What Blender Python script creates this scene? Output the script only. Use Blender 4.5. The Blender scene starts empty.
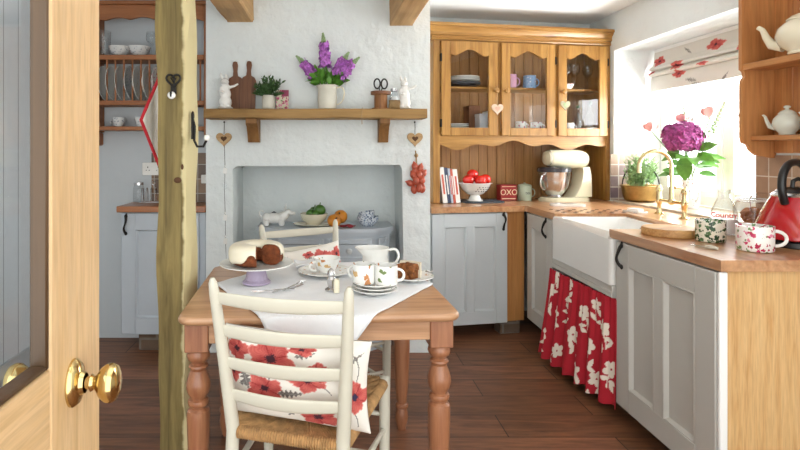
import bpy, bmesh, math, random
from mathutils import Matrix, Vector
random.seed(7)
PI = math.pi
R = math.radians
sin, cos = math.sin, math.cos
SC = bpy.context.scene
COL = SC.collection

# ------------------------------------------------------------ colours / materials
def lin(c):
    return tuple((x / 12.92 if x <= 0.04045 else ((x + 0.055) / 1.055) ** 2.4) for x in c)
def rgb(r, g, b):
    return lin((r / 255, g / 255, b / 255))
def hx(h):
    h = h.lstrip('#')
    return rgb(int(h[0:2], 16), int(h[2:4], 16), int(h[4:6], 16))
def c4(c):
    return (c[0], c[1], c[2], 1.0)
def mixc(a, b, t):
    t = max(0, min(1, t))
    return tuple(a[i] * (1 - t) + b[i] * t for i in range(3))

def newmat(name):
    m = bpy.data.materials.new(name)
    m.use_nodes = True
    nt = m.node_tree
    b = nt.nodes['Principled BSDF']
    return m, nt, b
def link(nt, a, b):
    nt.links.new(a, b)
def coords(nt, scale=(1, 1, 1), rot=(0, 0, 0)):
    tc = nt.nodes.new('ShaderNodeTexCoord')
    mp = nt.nodes.new('ShaderNodeMapping')
    mp.inputs['Scale'].default_value = scale
    mp.inputs['Rotation'].default_value = rot
    link(nt, tc.outputs['Object'], mp.inputs['Vector'])
    return mp.outputs['Vector']
def noise(nt, vec, scale, detail=4, rough=0.55, dist=0.0):
    n = nt.nodes.new('ShaderNodeTexNoise')
    n.inputs['Scale'].default_value = scale
    n.inputs['Detail'].default_value = detail
    n.inputs['Roughness'].default_value = rough
    n.inputs['Distortion'].default_value = dist
    link(nt, vec, n.inputs['Vector'])
    return n.outputs['Fac']
def ramp(nt, fac, stops, interp='LINEAR'):
    r = nt.nodes.new('ShaderNodeValToRGB')
    r.color_ramp.interpolation = interp
    els = r.color_ramp.elements
    while len(els) < len(stops):
        els.new(0.5)
    for e, (p, c) in zip(els, stops):
        e.position = p
        e.color = c4(c)
    link(nt, fac, r.inputs['Fac'])
    return r.outputs['Color']
def mixn(nt, fac, a, b, mode='MIX'):
    m = nt.nodes.new('ShaderNodeMix')
    m.data_type = 'RGBA'
    m.blend_type = mode
    for sock, v in ((m.inputs[0], fac), (m.inputs[6], a), (m.inputs[7], b)):
        if hasattr(v, 'links') or hasattr(v, 'is_linked'):
            link(nt, v, sock)
        elif isinstance(v, (int, float)):
            sock.default_value = v
        else:
            sock.default_value = c4(v)
    return m.outputs[2]
def bump(nt, b, h, strength, dist=0.01):
    n = nt.nodes.new('ShaderNodeBump')
    n.inputs['Strength'].default_value = strength
    n.inputs['Distance'].default_value = dist
    link(nt, h, n.inputs['Height'])
    link(nt, n.outputs['Normal'], b.inputs['Normal'])

def plain(name, c, rough=0.5, metal=0.0, var=0.06, vscale=6, bmp=0.0, bscale=40, coat=0.0, spec=0.5, trans=0.0, bd=0.01):
    m, nt, b = newmat(name)
    v = coords(nt)
    f = noise(nt, v, vscale, 3)
    dark = tuple(x * (1 - var) for x in c)
    lite = tuple(min(1, x * (1 + var)) for x in c)
    link(nt, ramp(nt, f, [(0.3, dark), (0.7, lite)]), b.inputs['Base Color'])
    b.inputs['Roughness'].default_value = rough
    b.inputs['Metallic'].default_value = metal
    b.inputs['Coat Weight'].default_value = coat
    b.inputs['Specular IOR Level'].default_value = spec
    if trans:
        b.inputs['Subsurface Weight'].default_value = trans
    if bmp:
        bump(nt, b, noise(nt, v, bscale, 5), bmp, bd)
    return m

def wood(name, c1, c2, axis='z', rough=0.45, sc=1.0, coat=0.0, knots=True):
    m, nt, b = newmat(name)
    a, l = 16 * sc, 1.1 * sc
    s = {'x': (l, a, a), 'y': (a, l, a), 'z': (a, a, l)}[axis]
    v = coords(nt, s)
    f1 = noise(nt, v, 1.0, 6, 0.6, 0.8)
    s2 = tuple(k * 5 for k in s)
    f2 = noise(nt, coords(nt, s2), 1.0, 3, 0.5)
    base = ramp(nt, f1, [(0.32, c1), (0.5, mixc(c1, c2, .6)), (0.68, c2)])
    g = ramp(nt, f2, [(0.35, (0.72, 0.70, 0.68)), (0.6, (1, 1, 1))])
    col = mixn(nt, 0.55, base, g, 'MULTIPLY')
    if knots:
        vo = nt.nodes.new('ShaderNodeTexVoronoi')
        sk = {'x': (1.2, 4, 4), 'y': (4, 1.2, 4), 'z': (4, 4, 1.2)}[axis]
        link(nt, coords(nt, tuple(k * sc for k in sk)), vo.inputs['Vector'])
        vo.inputs['Scale'].default_value = 1.0
        kf = ramp(nt, vo.outputs['Distance'], [(0.03, (0.35, 0.25, 0.2)), (0.10, (1, 1, 1))])
        col = mixn(nt, 0.6, col, kf, 'MULTIPLY')
    link(nt, col, b.inputs['Base Color'])
    b.inputs['Roughness'].default_value = rough
    b.inputs['Coat Weight'].default_value = coat
    bump(nt, b, f2, 0.12, 0.004)
    return m

def chintz(name, base, cols, scale=40, thr=0.32, rough=0.2, dist=1.3):
    m, nt, b = newmat(name)
    v = coords(nt)
    nz = nt.nodes.new('ShaderNodeTexNoise')
    nz.inputs['Scale'].default_value = scale * 1.5
    link(nt, v, nz.inputs['Vector'])
    ma = nt.nodes.new('ShaderNodeVectorMath'); ma.operation = 'SCALE'
    ma.inputs['Scale'].default_value = dist / scale
    link(nt, nz.outputs['Color'], ma.inputs[0])
    ad = nt.nodes.new('ShaderNodeVectorMath'); ad.operation = 'ADD'
    link(nt, v, ad.inputs[0]); link(nt, ma.outputs[0], ad.inputs[1])
    vo = nt.nodes.new('ShaderNodeTexVoronoi')
    vo.inputs['Scale'].default_value = scale
    link(nt, ad.outputs[0], vo.inputs['Vector'])
    sp = nt.nodes.new('ShaderNodeSeparateColor')
    link(nt, vo.outputs['Color'], sp.inputs[0])
    n = len(cols)
    cr = ramp(nt, sp.outputs[0], [(i / n, cols[i]) for i in range(n)], 'CONSTANT')
    lt = nt.nodes.new('ShaderNodeMath'); lt.operation = 'LESS_THAN'
    lt.inputs[1].default_value = thr
    link(nt, vo.outputs['Distance'], lt.inputs[0])
    link(nt, mixn(nt, lt.outputs[0], base, cr), b.inputs['Base Color'])
    b.inputs['Roughness'].default_value = rough
    return m

def painted(name, rough=0.8, bmp=0.15, bscale=350):
    m, nt, b = newmat(name)
    a = nt.nodes.new('ShaderNodeAttribute'); a.attribute_name = 'Col'
    link(nt, a.outputs['Color'], b.inputs['Base Color'])
    b.inputs['Roughness'].default_value = rough
    b.inputs['Specular IOR Level'].default_value = 0.25
    if bmp:
        bump(nt, b, noise(nt, coords(nt), bscale, 2), bmp, 0.002)
    return m

def glassmat(name, tint=(1, 1, 1), refl=1.0, rough=0.02):
    m = bpy.data.materials.new(name); m.use_nodes = True
    nt = m.node_tree; nt.nodes.clear()
    o = nt.nodes.new('ShaderNodeOutputMaterial')
    t = nt.nodes.new('ShaderNodeBsdfTransparent'); t.inputs['Color'].default_value = c4(tint)
    g = nt.nodes.new('ShaderNodeBsdfGlossy'); g.inputs['Roughness'].default_value = rough
    f = nt.nodes.new('ShaderNodeFresnel'); f.inputs['IOR'].default_value = 1.45
    mu = nt.nodes.new('ShaderNodeMath'); mu.operation = 'MULTIPLY'; mu.inputs[1].default_value = refl
    x = nt.nodes.new('ShaderNodeMixShader')
    ge = nt.nodes.new('ShaderNodeNewGeometry')
    iv = nt.nodes.new('ShaderNodeMath'); iv.operation = 'SUBTRACT'; iv.inputs[0].default_value = 1
    m2 = nt.nodes.new('ShaderNodeMath'); m2.operation = 'MULTIPLY'; m2.use_clamp = True
    link(nt, ge.outputs['Backfacing'], iv.inputs[1])
    link(nt, f.outputs[0], mu.inputs[0]); link(nt, mu.outputs[0], m2.inputs[0]); link(nt, iv.outputs[0], m2.inputs[1])
    link(nt, m2.outputs[0], x.inputs[0])
    link(nt, t.outputs[0], x.inputs[1]); link(nt, g.outputs[0], x.inputs[2])
    link(nt, x.outputs[0], o.inputs['Surface'])
    return m

def brickmat(name, c1, c2, mortar, w, h, ms, off=0.5, axis='xz', rough=0.6, bmp=0.3, vary=0.25):
    m, nt, b = newmat(name)
    tc = nt.nodes.new('ShaderNodeTexCoord')
    sp = nt.nodes.new('ShaderNodeSeparateXYZ'); cb = nt.nodes.new('ShaderNodeCombineXYZ')
    link(nt, tc.outputs['Object'], sp.inputs[0])
    link(nt, sp.outputs['XYZ'.index(axis[0].upper())], cb.inputs[0])
    link(nt, sp.outputs['XYZ'.index(axis[1].upper())], cb.inputs[1])
    br = nt.nodes.new('ShaderNodeTexBrick')
    br.offset = off
    link(nt, cb.outputs[0], br.inputs['Vector'])
    for k, v in (('Color1', c4(c1)), ('Color2', c4(c2)), ('Mortar', c4(mortar)), ('Scale', 1.0), ('Mortar Size', ms), ('Brick Width', w), ('Row Height', h), ('Bias', 0.0)):
        br.inputs[k].default_value = v
    f = noise(nt, tc.outputs['Object'], 14, 5)
    g = ramp(nt, f, [(0.3, (1 - vary,) * 3), (0.7, (1, 1, 1))])
    link(nt, mixn(nt, 1.0, br.outputs['Color'], g, 'MULTIPLY'), b.inputs['Base Color'])
    b.inputs['Roughness'].default_value = rough
    inv = nt.nodes.new('ShaderNodeMath'); inv.operation = 'SUBTRACT'; inv.inputs[0].default_value = 1
    link(nt, br.outputs['Fac'], inv.inputs[1])
    bump(nt, b, inv.outputs[0], bmp, 0.004)
    return m

def floormat():
    m, nt, b = newmat('dark_floorboards')
    tc = nt.nodes.new('ShaderNodeTexCoord')
    br = nt.nodes.new('ShaderNodeTexBrick')
    br.offset = 0.37
    link(nt, tc.outputs['Object'], br.inputs['Vector'])
    for k, v in (('Color1', c4(hx('8e6146'))), ('Color2', c4(hx('775036'))), ('Mortar', c4(hx('3a2618'))), ('Scale', 1.0), ('Mortar Size', 0.003), ('Brick Width', 1.3), ('Row Height', 0.2), ('Bias', 0.0)):
        br.inputs[k].default_value = v
    f = noise(nt, coords(nt, (1.6, 14, 14)), 1.0, 7, 0.65, 1.2)
    g = ramp(nt, f, [(0.3, (0.45, 0.42, 0.40)), (0.5, (0.95, 0.92, 0.9)), (0.72, (1.4, 1.3, 1.2))])
    f3 = noise(nt, coords(nt, (8, 60, 60)), 1.0, 3)
    g3 = ramp(nt, f3, [(0.35, (0.7, 0.7, 0.7)), (0.6, (1, 1, 1))])
    c = mixn(nt, 1.0, br.outputs['Color'], g, 'MULTIPLY')
    link(nt, mixn(nt, 0.7, c, g3, 'MULTIPLY'), b.inputs['Base Color'])
    b.inputs['Roughness'].default_value = 0.42
    bump(nt, b, f, 0.15, 0.006)
    return m

M = {}
M['plaster'] = plain('rough_white_plaster', hx('e2e8e8'), 0.9, var=0.025, vscale=3, bmp=0.75, bscale=11, bd=0.025)
M['plaster_shaded'] = plain('shaded_alcove_plaster', hx('c4cace'), 0.9, var=0.03, vscale=3, bmp=0.3, bscale=9, bd=0.015)  # alcove plaster, its colour darkened to carry the shadow there
M['ceiling'] = plain('white_ceiling_paint', hx('f3f7f9'), 0.95, var=0.02, bmp=0.15, bscale=12)
M['floor'] = floormat()
M['board_wall'] = brickmat('painted_wall_boards', hx('eef1f2'), hx('e8edf0'), hx('a4acb2'), 0.14, 6.0, 0.004, 0.0, 'yz', 0.5, 0.4, 0.05)
M['pine'] = wood('honey_pine', hx('8e6028'), hx('ba8c4a'), 'z', 0.4, 1.2, coat=0.15)
M['pine_x'] = wood('honey_pine_rail', hx('8e6028'), hx('ba8c4a'), 'x', 0.4, 1.2, coat=0.15)
M['pine_dark'] = wood('backboard_pine', hx('8c6034'), hx('b48650'), 'z', 0.5)
M['rack'] = wood('reddish_pine', hx('8a5530'), hx('a86c40'), 'x', 0.5)
M['rack_z'] = wood('reddish_pine_upright', hx('8a5530'), hx('a86c40'), 'z', 0.5)
M['shelf_pine'] = wood('warm_shelf_pine', hx('a8693a'), hx('cd9259'), 'z', 0.45)
M['shelf_pine_y'] = wood('warm_shelf_pine_board', hx('a8693a'), hx('cd9259'), 'y', 0.45)
M['oak'] = wood('oak_panel', hx('c8985e'), hx('dcb680'), 'z', 0.45, 2.0)
M['oak_dk'] = wood('oak_filler', hx('a86e38'), hx('c48a50'), 'z', 0.45, 0.8)
M['worktop'] = wood('oiled_wood_worktop', hx('a8724a'), hx('d0a074'), 'y', 0.28, 0.9, 0.3, False)
M['worktop_x'] = wood('oiled_wood_worktop_alcove', hx('9a5c34'), hx('b87848'), 'x', 0.3, 0.9, 0.3, False)
M['beam'] = wood('pale_oak_beam', hx('a8824c'), hx('d0a874'), 'y', 0.7, 0.6)
M['mantel'] = wood('mantel_oak', hx('876430'), hx('b28c54'), 'x', 0.65, 0.8)
M['mantel_z'] = wood('mantel_bracket_oak', hx('70491f'), hx('976c3c'), 'z', 0.65, 0.8)
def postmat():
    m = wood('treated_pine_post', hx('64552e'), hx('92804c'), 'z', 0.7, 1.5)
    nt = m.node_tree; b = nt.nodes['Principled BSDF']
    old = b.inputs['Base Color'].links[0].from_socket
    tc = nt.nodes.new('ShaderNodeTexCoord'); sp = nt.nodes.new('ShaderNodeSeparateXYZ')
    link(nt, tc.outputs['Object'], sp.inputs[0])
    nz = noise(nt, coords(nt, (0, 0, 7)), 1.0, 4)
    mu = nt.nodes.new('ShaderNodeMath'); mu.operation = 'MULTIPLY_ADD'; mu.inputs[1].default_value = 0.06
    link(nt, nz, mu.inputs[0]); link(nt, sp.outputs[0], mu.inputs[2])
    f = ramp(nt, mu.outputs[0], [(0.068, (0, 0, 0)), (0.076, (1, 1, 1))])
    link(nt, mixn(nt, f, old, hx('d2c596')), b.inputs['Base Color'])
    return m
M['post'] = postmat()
M['door_pine'] = wood('pale_door_pine', hx('d3ae7c'), hx('dfbd90'), 'z', 0.42, 2.4, 0.1, False)
M['door_pine_y'] = wood('pale_door_pine_rail', hx('d3ae7c'), hx('dfbd90'), 'y', 0.42, 2.4, 0.1, False)
M['bead'] = wood('dark_glazing_bead', hx('45301e'), hx('5c442c'), 'z', 0.4, 1.0)
M['table'] = wood('table_pine', hx('a87a54'), hx('cda07a'), 'x', 0.38, 0.9, 0.2)
M['table_leg'] = wood('turned_leg_pine', hx('8a543a'), hx('ac7653'), 'z', 0.35, 1.2, 0.2, False)
M['walnut'] = wood('dark_walnut', hx('5a3824'), hx('8a5a3a'), 'z', 0.5, 1.2, 0, False)
M['board'] = wood('round_board_wood', hx('a4703c'), hx('d2a468'), 'x', 0.5, 2.0, 0, False)
M['spool'] = wood('spool_wood', hx('7a4e2c'), hx('a5713f'), 'z', 0.6, 3, 0, False)
M['heart_wood'] = wood('heart_slice_wood', hx('b08a5c'), hx('d3b384'), 'x', 0.7, 3, 0, False)
M['bark'] = plain('bark_brown', hx('5a3d26'), 0.9)
M['paint'] = plain('blue_grey_cabinet_paint', hx('c3c8ca'), 0.4, var=0.02)
M['paint_shaded'] = plain('shaded_cabinet_paint', hx('c0beb8'), 0.4, var=0.02)  # same cabinet paint, with the right run's shade put into the colour
M['paint_s'] = plain('dusty_blue_grey_paint', hx('b9c1c9'), 0.4, var=0.03)
M['chair'] = plain('cream_chair_paint', hx('d0ccbc'), 0.35, var=0.03)
M['white'] = plain('white_gloss_paint', hx('f0f0ee'), 0.35, var=0.015)
M['china'] = plain('glazed_white_china', hx('eeeeea'), 0.12, var=0.02, coat=0.4)
M['cream'] = plain('cream_enamel', hx('e9e2c9'), 0.18, var=0.02, coat=0.4)
M['mixer'] = plain('cream_mixer_enamel', hx('d8d2b6'), 0.2, var=0.01, coat=0.5)
M['ceramic'] = plain('white_fireclay', hx('e9e9e6'), 0.15, var=0.01, coat=0.3)
M['steel'] = plain('brushed_steel', (0.62, 0.62, 0.63), 0.25, 1.0, var=0.05)
M['iron'] = plain('black_iron', hx('2a2826'), 0.55, 0.6, var=0.2)
M['brass'] = plain('polished_brass', hx('cfb57c'), 0.16, 1.0, var=0.08, vscale=14)
M['brass_soft'] = plain('satin_brass', hx('dccb9c'), 0.2, 1.0, var=0.05)
M['brass_pan'] = plain('old_brass_pan', hx('a58a58'), 0.45, 1.0, var=0.2, vscale=25)
M['blk'] = plain('black_plastic', hx('19191a'), 0.35)
M['dark_gl'] = plain('dark_mixer_rim', hx('3a3a40'), 0.2, var=0.1)
M['red_k'] = plain('red_kettle_enamel', hx('b01020'), 0.15, var=0.03, coat=0.7)
M['slate'] = plain('dark_slate', hx('3d454e'), 0.7, var=0.2, vscale=30, bmp=0.3)
M['tomato'] = plain('tomato_red', hx('d8261a'), 0.2, var=0.12, vscale=12, coat=0.5, trans=0.1)
M['leaf'] = plain('leaf_green', hx('4f7a34'), 0.5, var=0.3, vscale=30)
M['leaf_bright'] = plain('bright_leaf_green', hx('5f9438'), 0.5, var=0.25, vscale=30)
M['leaf_dark'] = plain('dark_herb_green', hx('3c5c30'), 0.55, var=0.3, vscale=40)
M['leaf_grey'] = plain('grey_green_herb', hx('7a9a60'), 0.6, var=0.3, vscale=40)
M['purple'] = plain('purple_petals', hx('b46cc0'), 0.6, var=0.55, vscale=70)
M['magenta'] = plain('magenta_hydrangea_petals', hx('9c4080'), 0.6, var=0.6, vscale=60)
M['rose'] = plain('pink_rose_petals', hx('f0b4b0'), 0.55, var=0.12, vscale=25)
M['stem'] = plain('green_stem', hx('5e7f48'), 0.6)
M['bud'] = plain('pale_green_buds', hx('8fa878'), 0.6, var=0.2, vscale=50)
M['soil'] = plain('potting_soil', hx('4b3a2a'), 0.95, bmp=0.6)
M['stone_pot'] = plain('pale_stoneware', hx('d4d1c3'), 0.5, var=0.08)
M['duck'] = plain('sage_enamel', hx('aebaa4'), 0.3, var=0.04)
M['pinkm'] = plain('pink_glaze', hx('d9a4c0'), 0.2)
M['bluem'] = chintz('blue_spotted_glaze', hx('8fb0d6'), [hx('e8eef4'), hx('6a8cc0')], 70, 0.3)
M['lilac'] = plain('lilac_glaze', hx('b3a4bd'), 0.25, var=0.06)
M['rose_chintz'] = chintz('rose_chintz_china', hx('f2eeea'), [hx('c8416a'), hx('e08aa4'), hx('7f9a6e'), hx('b02a4c')], 55, 0.40)
M['green_leafware'] = chintz('green_leaf_china', hx('e8e6d6'), [hx('3d5c3a'), hx('56784c'), hx('2f4a34')], 62, 0.5)
M['yellow_rose'] = chintz('yellow_rose_china', hx('efefec'), [hx('d8b47c'), hx('7a8f5a'), hx('efefec'), hx('efefec'), hx('c98a5a')], 30, 0.33)
M['sprig'] = chintz('sprigged_china', hx('efeeea'), [hx('9aa98a'), hx('d9b79a'), hx('efeeea')], 45, 0.25)
M['blue_sprig'] = chintz('blue_speckled_china', hx('d3dae2'), [hx('5a6c8c'), hx('7d8fae'), hx('44546f')], 85, 0.4)
M['transfer'] = chintz('grey_transfer_china', hx('dcdedd'), [hx('8a94a2'), hx('a8b0b8')], 60, 0.32)
M['redcup'] = chintz('red_flower_china', hx('efece8'), [hx('a83a50'), hx('c8788a'), hx('efece8')], 45, 0.4)
M['card'] = chintz('rose_print_card', hx('d8cfb8'), [hx('b0446a'), hx('d88aa4'), hx('6f7f50'), hx('a83050')], 60, 0.5, 0.7)
M['speck'] = chintz('speckled_jug', hx('f0f0ee'), [hx('9a9a98'), hx('c09aa0')], 75, 0.3)
M['cakeb'] = plain('brown_sponge', hx('7a3f1e'), 0.9, var=0.35, vscale=60, bmp=0.8, bscale=120)
M['crumb'] = plain('dark_crumb', hx('8a542a'), 0.95, var=0.4, vscale=70, bmp=1.0, bscale=110)
M['icing'] = plain('cream_icing', hx('efe7d0'), 0.35, var=0.03, coat=0.2)
M['cloth'] = plain('white_linen', hx('eff1f4'), 0.9, var=0.02, vscale=20, bmp=0.25, bscale=90, bd=0.004)
M['pumpkin'] = plain('orange_squash', hx('cf8426'), 0.4, var=0.15)
M['veg'] = plain('green_pepper', hx('46702a'), 0.3, var=0.25, vscale=20)
M['shallot'] = plain('copper_shallot', hx('b0523c'), 0.3, var=0.3, vscale=30)
M['twine'] = plain('jute_twine', hx('a68a62'), 0.95, bmp=0.6, bscale=200)
M['rush'] = plain('woven_rush', hx('b0895a'), 0.8, var=0.3, vscale=40, bmp=0.3, bscale=120)
M['redtin'] = plain('red_tin', hx('9c2a2c'), 0.35)
M['tincream'] = plain('cream_lettering', hx('ecdcb8'), 0.4)
M['redink'] = plain('red_ink', hx('c83a3c'), 0.5)
M['milk'] = plain('milk', hx('f4f2ec'), 0.3)
M['biscuit'] = plain('biscuit_brown', hx('a5683c'), 0.85, var=0.3, vscale=30, bmp=0.5)
M['red_trim'] = plain('red_binding', hx('c02430'), 0.8)
M['quilt'] = plain('white_quilted_cotton', hx('efebe4'), 0.9, bmp=0.6, bscale=60)
M['scr'] = plain('cream_plastic', hx('ecebe6'), 0.35)
M['napkin'] = plain('dark_red_cloth', hx('8c2230'), 0.85)
M['grill'] = plain('shadow_hole', hx('2c1a12'), 0.8)
M['glass'] = glassmat('window_glass', (0.97, 0.98, 0.98), 0.8)
M['glass_c'] = glassmat('cabinet_glass', (0.96, 0.97, 0.97), 1.2)
M['glass_d'] = glassmat('door_glass', (0.90, 0.93, 0.95), 1.0)
M['glassw'] = glassmat('drinking_glass', (0.955, 0.965, 0.97), 2.0, 0.03)
M['brick'] = brickmat('old_red_brick', hx('6f5a4a'), hx('5a4a40'), hx('7d7368'), 0.22, 0.075, 0.008, 0.5, 'xz', 0.9)
M['tile'] = brickmat('beige_wall_tiles', hx('b59a82'), hx('a2836c'), hx('d8d2c6'), 0.13, 0.13, 0.003, 0.0, 'yz', 0.35)
M['tile_x'] = brickmat('mixed_wall_tiles', hx('b8a08c'), hx('6e6478'), hx('d8d2c6'), 0.2, 0.085, 0.004, 0.0, 'xz', 0.35)
M['sill'] = brickmat('sill_tiles', hx('c3aa90'), hx('a98e74'), hx('d8d2c6'), 0.12, 0.12, 0.003, 0.0, 'yx', 0.4)
M['tile_d'] = brickmat('brown_alcove_tiles', hx('9a7a5c'), hx('6a5648'), hx('b8b0a4'), 0.1, 0.1, 0.003, 0.0, 'xz', 0.4)
M['painted'] = painted('printed_cotton')
M['painted_gl'] = painted('printed_cover', 0.4, 0)

# ------------------------------------------------------------ mesh builder
class MB:
    def __init__(self):
        self.v = []; self.f = []; self.c = []; self.hascol = False
    def _add(self, vs, fs, Mx=None, cols=None):
        n = len(self.v)
        for p in vs:
            p = Vector(p)
            if Mx is not None: p = Mx @ p
            self.v.append(p)
        self.f += [tuple(i + n for i in f) for f in fs]
        if cols:
            self.hascol = True
            self.c += list(cols)
        else:
            self.c += [(1, 1, 1)] * len(vs)
        return self
    def box(self, x0, x1, y0, y1, z0, z1, b=0.002, Mx=None, seg=1):
        if x0 > x1: x0, x1 = x1, x0
        if y0 > y1: y0, y1 = y1, y0
        if z0 > z1: z0, z1 = z1, z0
        vs = [(x, y, z) for x in (x0, x1) for y in (y0, y1) for z in (z0, z1)]
        fs = [(0, 1, 3, 2), (4, 6, 7, 5), (0, 4, 5, 1), (2, 3, 7, 6), (0, 2, 6, 4), (1, 5, 7, 3)]
        b = min(b, 0.45 * min(x1 - x0, y1 - y0, z1 - z0))
        if b > 0:
            bm = bmesh.new()
            bv = [bm.verts.new(p) for p in vs]
            for f in fs: bm.faces.new([bv[i] for i in f])
            bmesh.ops.bevel(bm, geom=bm.edges[:], offset=b, segments=seg, affect='EDGES', profile=0.5)
            bm.verts.index_update()
            vs = [v.co.copy() for v in bm.verts]
            fs = [tuple(v.index for v in f.verts) for f in bm.faces]
            bm.free()
        return self._add(vs, fs, Mx)
    def prism(self, pts, y0, y1, Mx=None, plane='xz'):
        n = len(pts)
        def P(a, b, d):
            return {'xz': (a, d, b), 'xy': (a, b, d), 'yz': (d, a, b)}[plane]
        vs = [P(a, b, y0) for a, b in pts] + [P(a, b, y1) for a, b in pts]
        fs = [tuple(range(n)), tuple(range(2 * n - 1, n - 1, -1))]
        fs += [(i, i + n, (i + 1) % n + n, (i + 1) % n) for i in range(n)]
        return self._add(vs, fs, Mx)
    def lathe(self, prof, c=(0, 0, 0), segs=28, Mx=None, a0=0, a1=2 * PI, colf=None, rf=None):
        full = abs(a1 - a0 - 2 * PI) < 1e-6
        ns = segs if full else segs + 1
        vs = []; cols = [] if colf else None
        for j, (r, z) in enumerate(prof):
            for i in range(ns):
                a = a0 + (a1 - a0) * i / segs
                rr = r * (rf(a, z) if rf else 1)
                vs.append((c[0] + rr * cos(a), c[1] + rr * sin(a), c[2] + z))
                if colf: cols.append(colf(a, j, r, z))
        fs = []
        for j in range(len(prof) - 1):
            for i in range(segs):
                i2 = (i + 1) % ns
                fs.append((j * ns + i, j * ns + i2, (j + 1) * ns + i2, (j + 1) * ns + i))
        return self._add(vs, fs, Mx, cols)
    def tube(self, pts, r, segs=10, Mx=None, caps=True, closed=False, flat=None):
        pts = [Vector(p) for p in pts]
        n = len(pts)
        rs = r if isinstance(r, (list, tuple)) else [r] * n
        vs = []; up = None
        for i, p in enumerate(pts):
            if closed:
                t = pts[(i + 1) % n] - pts[i - 1]
            else:
                t = pts[min(i + 1, n - 1)] - pts[max(i - 1, 0)]
            t.normalize()
            if up is None:
                up = Vector((0, 0, 1)) if abs(t.z) < 0.9 else Vector((1, 0, 0))
            s = t.cross(up)
            if s.length < 1e-5: s = t.orthogonal()
            s.normalize()
            up = s.cross(t).normalized()
            for k in range(segs):
                a = 2 * PI * k / segs
                fl = flat if flat else 1
                vs.append(p + (s * cos(a) + up * sin(a) * fl) * rs[i])
        fs = []
        m = n if closed else n - 1
        for i in range(m):
            for k in range(segs):
                k2 = (k + 1) % segs; j = (i + 1) % n
                fs.append((i * segs + k, i * segs + k2, j * segs + k2, j * segs + k))
        if caps and not closed:
            fs.append(tuple(range(segs - 1, -1, -1)))
            fs.append(tuple((n - 1) * segs + k for k in range(segs)))
        return self._add(vs, fs, Mx)
    def ball(self, c, r, Mx=None, nu=16, nv=10, rf=None):
        rx, ry, rz = r if isinstance(r, (tuple, list)) else (r, r, r)
        vs = [(c[0], c[1], c[2] - rz)]
        for j in range(1, nv):
            th = -PI / 2 + PI * j / nv
            for i in range(nu):
                a = 2 * PI * i / nu
                k = rf(a, th) if rf else 1
                vs.append((c[0] + rx * cos(th) * cos(a) * k, c[1] + ry * cos(th) * sin(a) * k, c[2] + rz * sin(th)))
        vs.append((c[0], c[1], c[2] + rz))
        fs = [(0, 1 + (i + 1) % nu, 1 + i) for i in range(nu)]
        for j in range(nv - 2):
            for i in range(nu):
                a = 1 + j * nu; b = a + nu; i2 = (i + 1) % nu
                fs.append((a + i, a + i2, b + i2, b + i))
        a = 1 + (nv - 2) * nu
        fs += [(a + i, a + (i + 1) % nu, len(vs) - 1) for i in range(nu)]
        return self._add(vs, fs, Mx)
    def grid(self, fn, nu, nv, colf=None, Mx=None, wrap=False):
        vs = []; cols = [] if colf else None
        nn = nu if wrap else nu + 1
        for j in range(nv + 1):
            for i in range(nn):
                u, v = i / nu, j / nv
                vs.append(fn(u, v))
                if colf: cols.append(colf(u, v))
        fs = [(j * nn + i, j * nn + (i + 1) % nn, (j + 1) * nn + (i + 1) % nn, (j + 1) * nn + i) for j in range(nv) for i in range(nu)]
        return self._add(vs, fs, Mx, cols)
    def leaf(self, base, d, L, W, bend=0.3, nrm=None):
        d = Vector(d).normalized()
        n = Vector(nrm) if nrm else Vector((random.uniform(-1, 1), random.uniform(-1, 1), random.uniform(0.2, 1)))
        s = d.cross(n)
        if s.length < 1e-4: s = d.orthogonal()
        s.normalize(); up = s.cross(d).normalized()
        base = Vector(base); vs = []
        K = 4
        for k in range(K + 1):
            t = k / K
            w = W * 0.5 * sin(PI * (0.06 + 0.92 * t)) ** 0.8
            p = base + d * L * t - up * bend * L * t * t
            vs += [p - s * w + up * w * 0.25, p, p + s * w + up * w * 0.25]
        fs = []
        for k in range(K):
            a = k * 3
            fs += [(a, a + 1, a + 4, a + 3), (a + 1, a + 2, a + 5, a + 4)]
        return self._add(vs, fs)
    def xf(self, Mx, n0=0):
        for i in range(n0, len(self.v)): self.v[i] = Mx @ self.v[i]
        return self
    def build(self, name, mat, parent=None, solid=0, remesh=0, ang=38, sub=0):
        me = bpy.data.meshes.new(name)
        me.from_pydata([tuple(p) for p in self.v], [], self.f)
        if self.hascol:
            at = me.color_attributes.new('Col', 'FLOAT_COLOR', 'POINT')
            for i, c in enumerate(self.c): at.data[i].color = (c[0], c[1], c[2], 1)
        me.validate()
        bm = bmesh.new(); bm.from_mesh(me)
        if not solid: bmesh.ops.recalc_face_normals(bm, faces=bm.faces[:])
        bm.to_mesh(me); bm.free()
        for p in me.polygons: p.use_smooth = True
        try: me.set_sharp_from_angle(angle=R(ang))
        except Exception: pass
        me.materials.append(mat)
        o = bpy.data.objects.new(name, me)
        COL.objects.link(o)
        if parent is not None: o.parent = parent
        if solid:
            s = o.modifiers.new('solid', 'SOLIDIFY'); s.thickness = solid; s.offset = 0
        if remesh:
            s = o.modifiers.new('remesh', 'REMESH'); s.mode = 'VOXEL'; s.voxel_size = remesh; s.use_smooth_shade = True
            s = o.modifiers.new('smooth', 'SMOOTH'); s.factor = 0.5; s.iterations = 4
        if sub:
            s = o.modifiers.new('sub', 'SUBSURF'); s.levels = sub; s.render_levels = sub
        return o

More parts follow.
